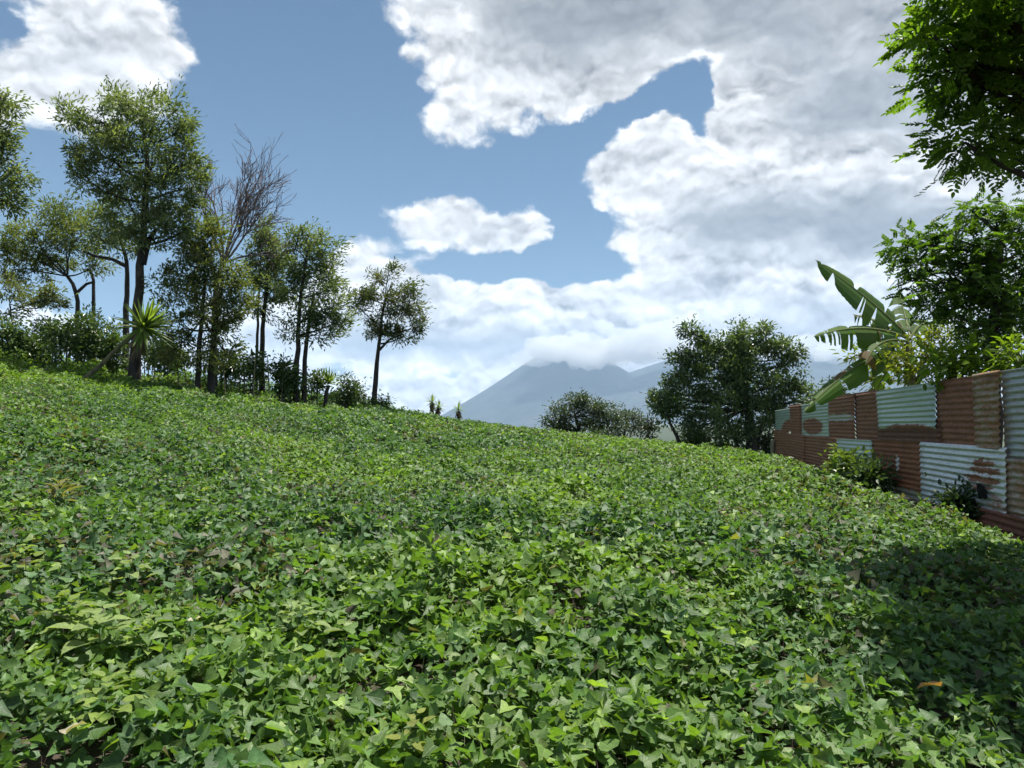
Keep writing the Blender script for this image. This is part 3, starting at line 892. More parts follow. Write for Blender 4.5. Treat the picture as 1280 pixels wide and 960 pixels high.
# ------------------------------------------------------------------ shrubs of the thicket
def shrub(name, label, px, Y, top_py, wpx, seed, cat='shrub', group=None, lo=(0.040, 0.080, 0.022), hi=(0.140, 0.215, 0.060), dense=1.0, stems=4, leaf=.15, low=.35):
    r = np.random.default_rng(seed)
    b0 = on_ground(px, Y)
    root = empty(name, b0, label, cat, group)
    top = at(px, top_py, Y).z
    H = max(top - b0.z, .5); W = wpx / F * Y
    gt = Geo(); gf = Geo(); lobes = []
    for k in range(stems):
        a = r.uniform(-1, 1); bb = r.uniform(-.5, .5)
        e = np.array([b0.x + a * W * .6, b0.y + bb * W * .6, b0.z + H * r.uniform(.72, .95)])
        s = np.array([b0.x + a * W * .45, b0.y + bb * W * .3, b0.z - .05])
        tube(gt, curve(s, (s + e) / 2 + r.normal(0, .05, 3), e, 6), np.linspace(.026, .012, 6), 5)
        lobes.append((tuple(e - np.array([0, 0, H * .12])), (W * .42, W * .40, H * .20)))
        if r.random() < .7:
            lobes.append((tuple(s + (e - s) * r.uniform(low, .75)), (W * .38, W * .36, H * .15)))
    foliage(gf, r, lobes, 'oval', 30 * dense, 24, lo, hi, leaf * 1.15, leaf * .52, .17)
    gt.build('stem', M_STEM, root, b0)
    gf.build('foliage', M_BROAD, root, b0)
    return root

GS = 'shrubs of the thicket under the tall trees'
front = [
    (6, 27, 396, 26, 'glossy dark shrub at the far left picture edge under wispy tree'),
    (40, 27.5, 414, 26, 'dark leafy shrub second from the left picture edge'),
    (74, 27, 400, 25, 'dark leafy shrub left of the leaning yucca base'),
    (108, 28, 386, 26, 'tall glossy shrub directly above the leaning yucca stem'),
    (138, 28.5, 410, 22, 'dark shrub between leaning yucca stem and thick trunk'),
    (205, 29, 420, 24, 'leafy shrub just right of the yucca rosette'),
    (296, 29, 430, 24, 'small leafy shrub at foot of the dense twin-trunked tree'),
    (312, 30, 436, 22, 'bright leafy shrub left of the straight slender trunk'),
    (345, 29.5, 446, 22, 'leafy shrub right of the straight slender trunk'),
    (362, 30, 456, 18, 'low shrub tight against left of two parallel trunks'),
]
for k, (x, Y, ty, wp, lab) in enumerate(front):
    shrub('coffee_shrub', lab, x, Y, ty, wp, 300 + k, group=GS, stems=5 if x < 150 else 4, low=.45)
for k, (x, ty) in enumerate([(22, 404), (57, 388), (92, 396), (124, 384), (188, 406), (225, 424)]):
    shrub('coffee_shrub', 'dark shrub in the back row of the thicket under tall trees', x, 32 + (k % 2), ty, 24, 330 + k, group='back row of the thicket', stems=5, low=.4)
shrub('sapling', 'thin sparse sapling right of the small palm-like yucca', 432, 32, 470, 13, 351, dense=.45, stems=4, hi=(0.10, 0.15, 0.05), leaf=.13)
shrub('sapling', 'thin sparse sapling left of the lone skyline tree', 447, 33, 478, 12, 352, dense=.4, stems=4, hi=(0.10, 0.15, 0.05), leaf=.13)
shrub('sapling', 'leggy sapling right of the two parallel trunks', 393, 31, 465, 12, 353, dense=.5, stems=3, leaf=.13)
shrub('low_bush', 'small bush at the foot of the lone skyline tree', 476, 35, 497, 9, 354, dense=.5, stems=3, leaf=.12)
# thin poles of young stems under the thicket
def pole(px, Y, top_py, label, seed):
    r = np.random.default_rng(seed)
    b0 = on_ground(px, Y); e = at(px + r.uniform(-4, 4), top_py, Y + r.uniform(-.1, .1))
    g = Geo()
    tube(g, curve(b0 - Vector((0, 0, .1)), (b0 + e) / 2 + Vector((r.normal(0, .04), 0, 0)), e, 6), np.linspace(.028, .014, 6), 5)
    o = g.build('thin_stem', M_STEM, None, b0)
    o.location = b0
    tag(o, label, 'stem', 'thin upright stems under the thicket')
for k, x in enumerate([14, 31, 52, 66, 84, 118, 129, 186, 194, 214, 222, 232, 276, 283, 305, 317, 338, 351]):
    pole(x, 27.3 + (k * 7 % 5) * .5, 440 + (k * 13 % 17), 'thin bare upright stem among the shrubs under the tall trees', 400 + k)

# ------------------------------------------------------------------ yuccas
def yucca(name, label, Y, base_px, stem_px, heads, r0, leaf_len, n, seed, skirt=True, parts=True, group=None):
    r = np.random.default_rng(seed)
    b0 = on_ground(base_px, Y)
    root = empty(name, b0, label, 'yucca', group)
    gt = Geo()
    for st in stem_px:
        pts = [b0 - Vector((0, 0, .1))] + [at(x, y, Y) for x, y in st]
        tube(gt, pts, np.linspace(r0, r0 * .75, len(pts)), 8, wob=.08)
    gt.build('stem', M_STEM if skirt else M_BARK, root, b0)
    for hi, (hx, hy, ax) in enumerate(heads):
        h = np.array(list(at(hx, hy, Y))); axd = unit(np.array(ax, dtype=float))
        for k in range(n):
            el = r.uniform(-.45, 1.45) if skirt else r.uniform(-.1, 1.4)
            az = k * 2.39996 + r.normal(0, .15)
            a1 = unit(np.cross(axd, np.array([.3, .9, .2]))); a2 = np.cross(axd, a1)
            d = unit(axd * math.sin(el) + (a1 * math.cos(az) + a2 * math.sin(az)) * math.cos(el))
            ln = leaf_len * r.uniform(.8, 1.1); wd = ln * .10
            s = unit(np.cross(d, axd + .01)); nn = np.cross(s, d)
            sag = np.array([0, 0, -1.0]) * ln * .12 * max(0, 1.2 - el)
            rows = []
            for f, ww in ((0, .6), (.3, 1.0), (.65, .8), (1.0, .04)):
                p_ = h + d * ln * f + sag * f * f
                rows += [p_ - s * wd * ww * .5 + nn * wd * .18 * ww, p_ - nn * wd * .0, p_ + s * wd * ww * .5 + nn * wd * .18 * ww]
            T = []
            for q in range(3):
                for j in range(2):
                    p0 = q * 3 + j
                    T += [(p0, p0 + 1, p0 + 4), (p0, p0 + 4, p0 + 3)]
            g = Geo()
            c = np.array([(.10, .16, .04), (.18, .24, .07), (.14, .20, .05)][k % 3]) * r.uniform(.8, 1.2)
            g.add(np.array(rows), T, c)
            g.build('leaf', M_SHADE, root, b0)
        if skirt:
            gd = Geo()
            m_ = 60
            P0 = h + r.normal(0, .05, (m_, 3)) - axd * r.uniform(0, leaf_len * .5, m_)[:, None]
            dd = r.normal(0, .28, (m_, 3)) + np.array([0, 0, -1.0])
            cards(gd, P0, dd, r.normal(0, 1, (m_, 3)), leaf_len * r.uniform(.35, .75, m_), np.full(m_, .06), np.array([[.17, .13, .075]]) * r.uniform(.6, 1.2, (m_, 1)))
            gd.build('dead_leaf_skirt', M_BROAD, root, b0)
    return root
yucca('yucca', 'leaning yucca with slanting bare stem and one big spiky rosette', 25.0, 92, [[(125, 458), (150, 432), (176, 412)]], [(179, 410, (.55, -.35, .75))], .08, 1.14, 80, 501)
yucca('yucca', 'small palm-like yucca with round green head at thicket edge', 30.5, 406, [[(408, 490), (411, 482)]], [(411, 480, (0, 0, 1))], .09, .72, 44, 502, skirt=False)
yucca('yucca', 'two-headed yucca silhouetted on the skyline', 40, 541, [[(541, 515), (540, 504)], [(544, 520), (548, 508)]], [(540, 503, (0, 0, 1)), (548, 509, (.2, 0, 1))], .075, .52, 30, 503)
yucca('yucca', 'single-headed yucca on skyline nearest the volcano slope', 40, 574, [[(574, 522), (573, 514)]], [(573, 512, (0, 0, 1))], .075, .50, 30, 504)
yucca('yucca', 'tiny stemless yucca between lone tree and two-headed yucca', 38, 500, [[(500, 527), (500, 524)]], [(500, 524, (0, 0, 1))], .06, .32, 20, 505, skirt=False)

# ------------------------------------------------------------------ trees past the field, centre and right
make_tree('round_tree', 'large round dense dark green tree at the far end of the metal wall', 'tree', 36.5, 938,
          [(938, 540), (936, 510), (930, 480), (925, 450)], .26, .08,
          [(880, 445, 26, 22), (868, 425, 14, 14), (905, 430, 22, 18), (940, 430, 30, 22), (970, 435, 22, 18), (985, 455, 16, 16), (850, 470, 22, 18), (835, 497, 18, 16),
           (920, 448, 30, 24), (895, 470, 38, 28), (940, 470, 40, 30), (980, 480, 30, 24), (860, 505, 32, 24), (905, 510, 40, 28), (955, 515, 36, 28), (985, 515, 24, 24), (835, 515, 16, 16),
           (880, 540, 24, 16), (915, 545, 28, 20), (1012, 500, 18, 16), (862, 535, 14, 10), (826, 492, 14, 10), (822, 510, 14, 12), (862, 412, 10, 9), (855, 440, 12, 10), (930, 412, 16, 10), (955, 410, 12, 8), (995, 440, 10, 8), (845, 452, 10, 9)],
          'oval', 27, 54, (0.038, 0.080, 0.024), (0.175, 0.250, 0.090), .19, .080, .17, 601, mat=M_BROAD,
          extra_trunks=[([(852, 562, -.2), (846, 545, -.2), (838, 530, -.2), (834, 518, -.2)], .11, .05), ([(945, 572, .1), (948, 545, .1), (960, 520, .1)], .16, .08), ([(925, 572, .1), (918, 545, .2), (905, 520, .2)], .12, .06)])
make_tree('umbrella_tree', 'airy spreading tree with visible forked limbs in front of volcano', 'tree', 46, 724,
          [(724, 545), (722, 530), (718, 518)], .17, .08,
          [(705, 515, 20, 10), (735, 508, 24, 11), (720, 500, 20, 8), (752, 515, 20, 10), (700, 535, 14, 12), (690, 532, 13, 13), (768, 524, 12, 10), (740, 528, 22, 10), (708, 540, 14, 9), (756, 540, 14, 9)],
          'oval', 46, 34, (0.040, 0.070, 0.030), (0.110, 0.155, 0.062), .16, .075, .18, 602, mat=M_BROAD,
          extra_trunks=[([(724, 545, 0), (735, 530, .1), (748, 520, .2)], .08, .04), ([(723, 540, 0), (710, 528, .1), (700, 520, .2)], .08, .04)], nt=10)
make_tree('umbrella_tree', 'smaller thin tree between airy spreading tree and dark shrub', 'tree', 48, 782,
          [(780, 545), (783, 530), (784, 522)], .10, .05,
          [(775, 520, 14, 8), (792, 520, 14, 9), (800, 532, 9, 9), (782, 536, 14, 9)],
          'oval', 46, 30, (0.045, 0.072, 0.034), (0.11, 0.15, 0.065), .16, .075, .18, 603, mat=M_BROAD)
shrub('dark_shrub', 'small dark upright shrub left of the large round tree', 811, 42, 522, 12, 604, lo=(0.02, 0.035, 0.015), hi=(0.05, 0.075, 0.028), dense=1.5, stems=4, low=.05)
shrub('low_bush', 'light green bushes under left side of the large round tree', 868, 36, 540, 18, 605, hi=(0.11, 0.16, 0.05), dense=1.2, stems=5, low=.05)
shrub('low_bush', 'low bush on field edge below the airy spreading tree', 745, 41, 548, 16, 606, hi=(0.09, 0.14, 0.045), dense=1.2, stems=4, low=.05)
shrub('dark_shrub', 'dark shrub filling the gap beside the far end of metal wall', 962, 35, 545, 10, 607, lo=(0.02, 0.035, 0.015), hi=(0.05, 0.075, 0.028), dense=1.5, stems=4, low=.05)
shrub('broad_bush', 'bushy treetop behind wall between round tree and banana plant', 1035, 30, 462, 30, 608, hi=(0.09, 0.13, 0.04), dense=1.0, stems=6, low=.5)

# ------------------------------------------------------------------ corrugated wall
WY0 = 10.9
def wall_xy(Y): return 6.93 + 0.186 * (Y - WY0), Y
WDIR = Vector((0.186, 1.0, 0)).normalized()
WNRM = Vector((-WDIR.y, WDIR.x, 0))          # towards the field
def ix_to_Y(ix): return (6.93 - 0.186 * WY0) / ((ix - 640) / F - 0.186)

def sheet_mat(name, base, rust_amt, rust=(0.135, 0.058, 0.034), spots=(), metal=0.35, pale=0.0, seed=0, marks=()):
    m, t, p = new_mat(name)
    tcn = t.new('ShaderNodeTexCoord')
    v0 = tcn.outputs['Object']            # x along the sheet, z up, metres from sheet corner
    v = t.vmath('ADD', v0, (seed * 3.7, seed * 1.3, seed * 2.1))
    n1 = t.noise(t.vmath('MULTIPLY', v, (1, 1, 2.2)), 2.3, 7, 0.66)
    n2 = t.noise(t.vmath('MULTIPLY', v, (1.2, 1, 6)), 7.0, 5, 0.6)
    n3 = t.noise(v, 26.0, 4, 0.6)
    vj = t.vmath('MULTIPLY_ADD', t.vmath('SUBTRACT', t.noise(t.vmath('MULTIPLY', v, (1, 1, 4)), 3.5, 5, .65, 'Color'), (.5, .5, .5)), (0.9, 0, .20), v0)
    lev = t.math('MULTIPLY_ADD', n2, 0.45, t.math('MULTIPLY', n1, 0.75))
    for (cx, cz, rx, rz, wt) in spots:
        q = t.vmath('MULTIPLY', t.vmath('SUBTRACT', vj, (cx, 0, cz)), (1 / rx, 0, 1 / rz))
        e = t.math('POWER', 0.3679, t.math('POWER', t.vmath('DOT_PRODUCT', q, q), 3.0))
        lev = t.math('MULTIPLY_ADD', e, wt, lev)
    th = 1.05 - rust_amt * 0.95
    lev = t.math('MULTIPLY_ADD', t.noise(t.vmath('MULTIPLY', v, (0.6, 1, 16)), 5.0, 4, .6), 0.22, t.math('MULTIPLY_ADD', n3, 0.16, t.math('SUBTRACT', lev, 0.19)))
    rf = t.ramp(lev, th - 0.10, th + 0.12)
    rc = t.mix(t.ramp(n3, 0.3, 0.7), rust, tuple(c * 2.1 for c in rust))
    rc = t.mix(t.ramp(n2, 0.50, 0.72, True, 0, .7), rc, (0.26, 0.135, 0.07))
    rc = t.mix(t.ramp(n1, 0.45, 0.75, True, 0, .55), rc, (0.050, 0.026, 0.018))
    bc = t.mix(t.ramp(n2, 0.35, 0.75, True, 0, .55), base, tuple(c * 0.62 for c in base))
    bc = t.mix(t.ramp(n3, 0.5, 0.8, True, 0, .35), bc, tuple(min(1, c * 1.35) for c in base))
    stain = t.ramp(lev, th - 0.30, th - 0.02)
    bc = t.mix(t.math('MULTIPLY', stain, 0.40), bc, (0.22, 0.13, 0.075))
    c = t.mix(rf, bc, rc)
    for (cx, cz, rx, rz, col) in marks:
        q = t.vmath('MULTIPLY', t.vmath('SUBTRACT', t.vmath('MULTIPLY_ADD', t.noise(v0, 9, 2, .5, 'Color'), (.08, 0, .08), v0), (cx + .04, 0, cz + .04)), (1 / rx, 0, 1 / rz))
        c = t.mix(t.ramp(t.vmath('DOT_PRODUCT', q, q), .7, 1.2, True, 1, 0), c, col)
    t.l.new(c, p.inputs['Base Color'])
    t.l.new(t.math('MULTIPLY', t.math('SUBTRACT', 1.0, rf), metal), p.inputs['Metallic'])
    t.l.new(t.ramp(rf, 0, 1, False, 0.42, 0.9), p.inputs['Roughness'])
    b = t.new('ShaderNodeBump'); b.inputs['Strength'].default_value = 0.4; b.inputs['Distance'].default_value = 0.006
    t.l.new(n3, b.inputs['Height']); t.l.new(b.outputs[0], p.inputs['Normal'])
    return m

wx, wy = wall_xy(18.0)
wall = empty('corrugated_wall', (wx, wy, gz(wx, wy)), 'patchwork wall of rusty and pale corrugated metal sheets along the right field edge', 'wall')
PITCHC = 0.098
def sheet(Ya, Yb, z0, z1, lay, mat, seed, tilt=0.0, label=None, ragged=0.0):
    """one sheet, ridges horizontal, from wall distance Ya (near) to Yb (far)"""
    r = np.random.default_rng(seed)
    xa, ya = wall_xy(Ya); xb, yb = wall_xy(Yb)
    L = math.hypot(xb - xa, yb - ya)
    nu = max(5, int(L / .28)); nv = max(8, int((z1 - z0) / PITCHC * 8))
    u = np.linspace(0, L, nu + 1); v = np.linspace(0, z1 - z0, nv + 1)
    U, Vv = np.meshgrid(u, v)
    ca, cb = r.uniform(-.2, 1, 2) * .035
    off = 0.014 * np.sin(2 * math.pi * Vv / PITCHC + seed) + ca * np.exp(-U / .18) * (Vv / (z1 - z0)) + cb * np.exp(-(L - U) / .18) * (1 - Vv / (z1 - z0)) + 0.018 * (fbm(U * 1.1 + seed * 3, Vv * 1.5, seed, 3) - .5)
    Zz = Vv + tilt * U
    if ragged:
        Zz = Zz + (Vv < PITCHC * .6) * ragged * (r.random(nu + 1)[None, :] - .3)
    X = U; Yl = np.asarray(off + lay)
    loc = np.stack([X, -Yl, Zz], -1).reshape(-1, 3)
    i = (np.arange(nv)[:, None] * (nu + 1) + np.arange(nu)[None, :]).ravel()
    Q = np.stack([i, i + 1, i + nu + 2, i + nu + 1], -1)
    me = np_mesh('sheet', loc, Q, smooth=True)
    o = link('sheet', me, mat)
    md = o.modifiers.new('thickness', 'SOLIDIFY'); md.thickness = 0.002; md.offset = 0
    ang = math.atan2(WDIR.y, WDIR.x)
    M = Matrix.Translation((xa, ya, z0)) @ Matrix.Rotation(ang, 4, 'Z')
    o.parent = wall
    o.matrix_parent_inverse = Matrix.Identity(4)
    o.matrix_basis = Matrix.Translation(-Vector(wall.location)) @ M
    if label: o['label'] = label
    return o
# local y axis of a sheet points to the wall's back: -Yl is towards... the field side is +local y of WDIR rotated
GREEN = (0.36, 0.46, 0.43); BLUEG = (0.42, 0.50, 0.53); GALV = (0.55, 0.60, 0.63); GREY = (0.31, 0.36, 0.38)
RED = (0.10, 0.036, 0.026)
I = ix_to_Y
ups = [  # near ix, far ix, z0, z1, layer, material args, label
    (1173, 1099, 1.50, 2.32, -.055, dict(base=GREEN, rust_amt=.12, spots=[(1.5, 0.0, 1.6, .10, .5)], seed=1), 'pale green sheet with clean ridges'),
    (1178, 1097, 1.24, 1.66, -.022, dict(base=GREEN, rust_amt=.95, rust=(.075, .03, .02), seed=2), 'narrow dark rust strip under pale green sheet'),
    (1222, 1171, 1.24, 2.33, -.012, dict(base=GREY, rust_amt=.76, seed=3), 'dark rust sheet'),
    (1252, 1220, 1.24, 2.36, -.042, dict(base=(.30, .30, .24), rust_amt=.52, rust=(.16, .08, .04), seed=4), 'tan sheet streaked with rust'),
    (1100, 1067, 1.20, 2.34, .020, dict(base=GREY, rust_amt=.80, seed=5), None),
    (1069, 1036, 1.20, 2.33, -.018, dict(base=(.3, .3, .27), rust_amt=.80, spots=[(1.8, .55, 2.0, .10, -.6)], seed=6), 'rust sheet with a pale band across it'),
    (1037, 999, 1.18, 2.24, .016, dict(base=GREEN, rust_amt=.20, spots=[(2.6, .32, 1.5, .24, .9)], seed=7), 'pale green sheet with a big rust patch'),
    (1001, 987, 1.15, 2.24, -.016, dict(base=GREY, rust_amt=.92, seed=8), None),
    (988, 968, 1.30, 2.14, .018, dict(base=GREEN, rust_amt=.22, spots=[(.5, 0, 1.6, .4, .9)], seed=9), None),
]
lows = [
    (1257, 1152, .22, 1.27, -.050, dict(base=GALV, rust_amt=.22, spots=[(.70, .80, .42, .05, .8), (.62, .68, .50, .05, .9), (.80, .55, .62, .05, .9), (.75, .43, .40, .035, .7), (.3, .1, .3, .3, .3)], metal=.45, seed=11), 'pale galvanised sheet with brown rust patch'),
    (1154, 1089, .18, 1.27, -.014, dict(base=(.36, .34, .29), rust_amt=.74, rust=(.13, .047, .022), spots=[(1.4, .05, 2.0, .10, -.6)], seed=12, marks=[(1.55, .62, .10, .16, (.55, .56, .56))]), 'rust sheet with a small white mark'),
    (1091, 1047, .15, 1.22, -.045, dict(base=BLUEG, rust_amt=.12, metal=.45, seed=13), 'pale blue-grey sheet'),
    (1048, 1004, .02, 1.22, -.008, dict(base=GREY, rust_amt=.80, seed=14), None),
    (1006, 983, .02, 1.20, -.040, dict(base=GREY, rust_amt=.78, seed=15), None),
    (985, 967, .02, 1.34, -.010, dict(base=(.32, .3, .25), rust_amt=.84, seed=16), None),
]
k = 0
for grp in (ups, lows):
    for (n_ix, f_ix, z0, z1, lay, kw, lab) in grp:
        k += 1
        sheet(I(n_ix), I(f_ix), z0, z1, lay, sheet_mat('sheet_metal', **kw), k, label=lab, tilt=random.uniform(-.012, .012))
# the near end, towards and past the picture edge
sheet(8.9, I(1250), 1.05, 2.35, .024, sheet_mat('sheet_metal', GREY, .30, seed=21), 41, label='taller blue-grey sheet at the near end')
sheet(8.8, I(1256), .30, 1.12, -.012, sheet_mat('sheet_metal', (.33, .33, .28), .50, rust=(.16, .075, .04), seed=22), 42, label='grey sheet stained tan')
sheet(9.0, I(1222), -.05, .36, -.075, sheet_mat('sheet_metal', GREY, .95, rust=RED, seed=23), 43, label='low dark red rusty strip on the ground')
sheet(6.6, 8.95, 1.1, 2.35, -.014, sheet_mat('sheet_metal', GREY, .75, seed=24), 44)
sheet(6.6, 8.9, -.02, 1.15, .02, sheet_mat('sheet_metal', GALV, .35, seed=25), 45)
for Y in (7.8, 11.0, 14.6, 18.6, 23.5, 27.6, 31.4):
    g = Geo()
    x_, y_ = wall_xy(Y)
    q = Vector((x_, y_, 0)) - WNRM * 0.13
    zt = 2.2 if Y < 30 else 2.02
    tube(g, [q + Vector((0, 0, -.15)), q + Vector((.01, 0, 1)), q + Vector((0, .01, zt))], [.055, .05, .045], 8, wob=.1)
    g.build('post', M_POST, wall, wall.location)
g = Geo()
q = at(974, 566, 31.2)
tube(g, [Vector((q.x - .25, q.y, gz(q.x, q.y) - .1)), Vector((q.x - .25, q.y, gz(q.x, q.y) + .75))], [.10, .085], 8, wob=.12)
o = g.build('stump_post', M_POST)
tag(o, 'short pale wooden stub at the far end of the metal wall', 'post')
# torn black plastic on the galvanised sheet
x_, y_ = wall_xy(I(1232)); c0 = Vector((x_, y_, .62)) + WNRM * .085
r = np.random.default_rng(88)
U, W_ = np.meshgrid(np.linspace(-1, 1, 12), np.linspace(-1, 1, 10))
rad = .5 + .8 * vnoise(np.arctan2(W_, U) * 1.6 + 9, U * 0, 3)
sc = np.where(np.hypot(U, W_) > rad, rad / np.maximum(np.hypot(U, W_), .01), 1)
loc = np.stack([U * .17 * sc, .03 * (fbm(U * 3 + 4, W_ * 3 + 4, 3, 3) - .2), W_ * .13 * sc], -1).reshape(-1, 3)
i = (np.arange(9)[:, None] * 12 + np.arange(11)[None, :]).ravel()
m, t, p = new_mat('black_plastic'); p.inputs['Base Color'].default_value = (.006, .006, .007, 1); p.inputs['Roughness'].default_value = .85; p.inputs['Specular IOR Level'].default_value = .15
n_ = t.noise(None, 30, 3, .5); b = t.new('ShaderNodeBump'); b.inputs['Strength'].default_value = .5; t.l.new(n_, b.inputs['Height']); t.l.new(b.outputs[0], p.inputs['Normal'])
o = link('plastic_scrap', np_mesh('plastic_scrap', loc, np.stack([i, i + 1, i + 13, i + 12], -1), smooth=True), m)
md = o.modifiers.new('thickness', 'SOLIDIFY'); md.thickness = .006
o.matrix_world = Matrix.Translation(c0) @ Matrix.Rotation(math.atan2(WDIR.y, WDIR.x), 4, 'Z')
tag(o, 'torn scrap of black plastic stuck on the pale galvanised sheet', 'plastic')

# ------------------------------------------------------------------ behind the wall: banana, trees, bushes
def banana():
    r = np.random.default_rng(71)
    Y = 17.2
    heart = at(1136, 428, Y)
    b0 = Vector((heart.x + .15, heart.y, gz(heart.x, heart.y)))
    root = empty('banana_plant', b0, 'banana plant with torn paddle leaves rising over the metal wall', 'banana plant')
    gt = Geo()
    tube(gt, [b0 - Vector((0, 0, .1)), b0 + Vector((0, 0, 1.2)), heart - Vector((0, 0, .4)), heart], [.15, .13, .10, .06], 10, wob=.05)
    gt.build('stem', M_STEM, root, b0, True)
    M = [  # base px, bend px, tip px, dY bend, dY tip, half width m, droop, torn
        ((1138, 425, 0), (1105, 385, -.2), (1019, 325, -.5), 0.43, .35, .25),
        ((1136, 424, 0), (1085, 398, -.5), (1017, 421, -1.0), 0.32, .8, .55),
        ((1134, 422, 0), (1100, 400, .3), (1066, 393, .6), 0.32, .9, .45),
        ((1136, 428, 0), (1095, 415, -.5), (1082, 456, -.9), 0.35, .8, .45),
        ((1136, 430, 0), (1075, 440, -.6), (1004, 516, -1.5), 0.27, .7, .40),
        ((1138, 424, 0), (1150, 395, .3), (1172, 408, .8), 0.38, .6, .3),
        ((1138, 424, 0), (1132, 395, .6), (1122, 360, 1.0), 0.32, .5, .35),
        ((1134, 432, 0), (1112, 450, .3), (1090, 500, .4), 0.23, .6, .3),
    ]
    for (p0, p1, p2, hw, dr, torn) in M:
        a, b_, c = (np.array(list(at(q[0], q[1], Y + q[2]))) for q in (p0, p1, p2))
        n = 46
        mid_ = curve(a, b_, c, n)
        tan = unit(np.gradient(mid_, axis=0))
        side = unit(np.cross(tan, np.array([0.05, -.85, .60])))
        nn = unit(np.cross(side, tan))
        f = np.linspace(0, 1, n)
        wdt = hw * 1.15 * np.clip(np.sin(np.clip((f - .10) / .90, 0, 1) ** .75 * math.pi) ** .55, 0, 1)
        g = Geo()
        for sg in (-1, 1):
            i0 = 5
            while i0 < n - 2:
                ln = int(r.integers(1, 3)) if r.random() < torn else int(r.integers(3, 14))
                i1 = min(n - 1, i0 + ln)
                sag = dr * r.uniform(.6, 1.3); tw = r.normal(0, .10)
                V = []; kk = i1 - i0 + 1
                for i in range(i0, i1 + 1):
                    shrink = 1.0
                    if i in (i0, i1): shrink = r.uniform(.80, 1)
                    else: shrink = r.uniform(.94, 1)
                    for q, ff in enumerate((.02, .35, .7, 1.0)):
                        w_ = wdt[i] * ff * shrink
                        # gap between neighbours widens to the rim
                        sl = (i0 + i1) / 2
                        pos_ = mid_[i] + tan[i] * (sl - i) * .012 * ff * 1.5 + tan[i] * tw * w_ * .6
                        lift = .18 * w_ * (1 - ff) - sag * w_ * ff * .9
                        V.append(pos_ + side[i] * sg * w_ * (1 - .25 * sag * ff) + nn[i] * lift * .6 + np.array([0, 0, 1]) * lift * .7)
                T = []
                for i in range(kk - 1):
                    for q in range(3):
                        p_ = i * 4 + q
                        T += [(p_, p_ + 1, p_ + 5), (p_, p_ + 5, p_ + 4)]
                cc = np.array([.17, .12, .05]) if r.random() < .06 else np.array([.075, .155, .026]) * r.uniform(.75, 1.3) + np.array([.02, .01, 0]) * r.random()
                g.add(np.array(V), T, cc)
                i0 = i1 + (0 if r.random() < .7 else 1)
                if i1 >= n - 1: break
        lf = g.build('leaf', M_BANANA, root, b0)
        gm = Geo()
        tube(gm, mid_, np.linspace(.032, .006, n), 6)
        gm.C = [np.tile(np.array([.20, .24, .09], dtype=np.float32), (gm.n, 1))]
        gm.build('midrib', M_BANANA, lf, b0 * 0 + b0)
        lf.children[0].matrix_basis = Matrix.Identity(4)
    return root
banana()

BR_LO = (0.050, 0.105, 0.018); BR_HI = (0.160, 0.260, 0.036)
# near overhanging tree, trunk just outside the picture at right
ov = [(1220, 28, 34, 22, 0), (1258, 12, 34, 20, .3), (1168, 45, 24, 13, -.2), (1192, 80, 26, 17, 0), (1232, 78, 30, 22, .2), (1268, 62, 28, 32, .4), (1200, 104, 20, 9, .1),
      (1250, 112, 26, 14, .3), (1278, 125, 22, 24, .6), (1206, 178, 18, 7, 0), (1236, 172, 24, 11, .2), (1268, 182, 24, 16, .5), (1200, 6, 18, 10, -.2), (1292, 60, 40, 50, 1.0), (1300, 160, 34, 34, 1.0)]
hid = [((x_ + .32, y_, z_), (.60, .66, .42)) for x_, y_, z_ in ((3.35, 5.2, 5.4), (3.85, 6.2, 5.6), (3.25, 4.6, 5.3), (3.95, 5.7, 5.3), (3.8, 5.1, 5.8), (4.35, 6.5, 5.7), (4.5, 5.8, 5.4), (4.1, 4.7, 5.2), (4.7, 5.1, 5.3),
       (4.9, 6.3, 5.9), (3.5, 5.5, 5.9), (4.3, 5.4, 6.0), (5.1, 7.3, 6.0), (3.6, 4.4, 5.0), (4.0, 6.0, 6.1))] + [
       ((5.5, 5.2, 5.0), (.9, .8, .6)), ((6.5, 5.6, 5.2), (1.0, 1.0, .7)), ((6.7, 7.0, 5.8), (1.1, 1.1, .8)), ((5.9, 7.8, 6.0), (.7, .8, .5)),
       ((7.6, 7.8, 5.8), (1.2, 1.2, .9)), ((5.5, 6.2, 5.8), (.9, .9, .5)), ((6.4, 6.4, 6.4), (1.1, 1.1, .6)), ((7.5, 6.2, 5.4), (1.0, 1.0, .8))]
make_tree('overhanging_tree', 'near tree with bright leaflet sprays hanging in from the upper right corner', 'tree', 7.2, 1560,
          [(1550, 420), (1500, 300), (1450, 180), (1420, 60)], .20, .08, ov, 'pinnate', 46, 14, BR_LO, BR_HI, .21, .040, .13, 701, mat=M_SHADE, lobes_world=hid, nt=10, twig=.010)
make_tree('dark_leafy_tree', 'dark leafy tree behind the wall right of the banana plant', 'tree', 13.4, 1243,
          [(1243, 450), (1242, 400), (1246, 350), (1252, 300)], .12, .06,
          [(1135, 308, 24, 18, .6), (1160, 325, 28, 24, .5), (1190, 335, 30, 26, .2), (1145, 345, 26, 20, .4), (1175, 365, 34, 24, .2), (1215, 370, 34, 26, 0), (1250, 365, 34, 30, 0), (1205, 400, 30, 18, 0),
           (1240, 405, 34, 20, 0), (1270, 400, 30, 26, .2), (1275, 350, 30, 30, .4), (1215, 265, 22, 14, .2), (1245, 275, 30, 18, 0), (1275, 285, 26, 26, .2), (1235, 310, 30, 16, 0), (1265, 320, 28, 18, .1), (1195, 300, 16, 12, .2)],
          'pinnate_small', 62, 13, (0.036, 0.080, 0.016), (0.125, 0.215, 0.034), .23, .046, .15, 702, mat=M_SHADE, nt=9, twig=.010)
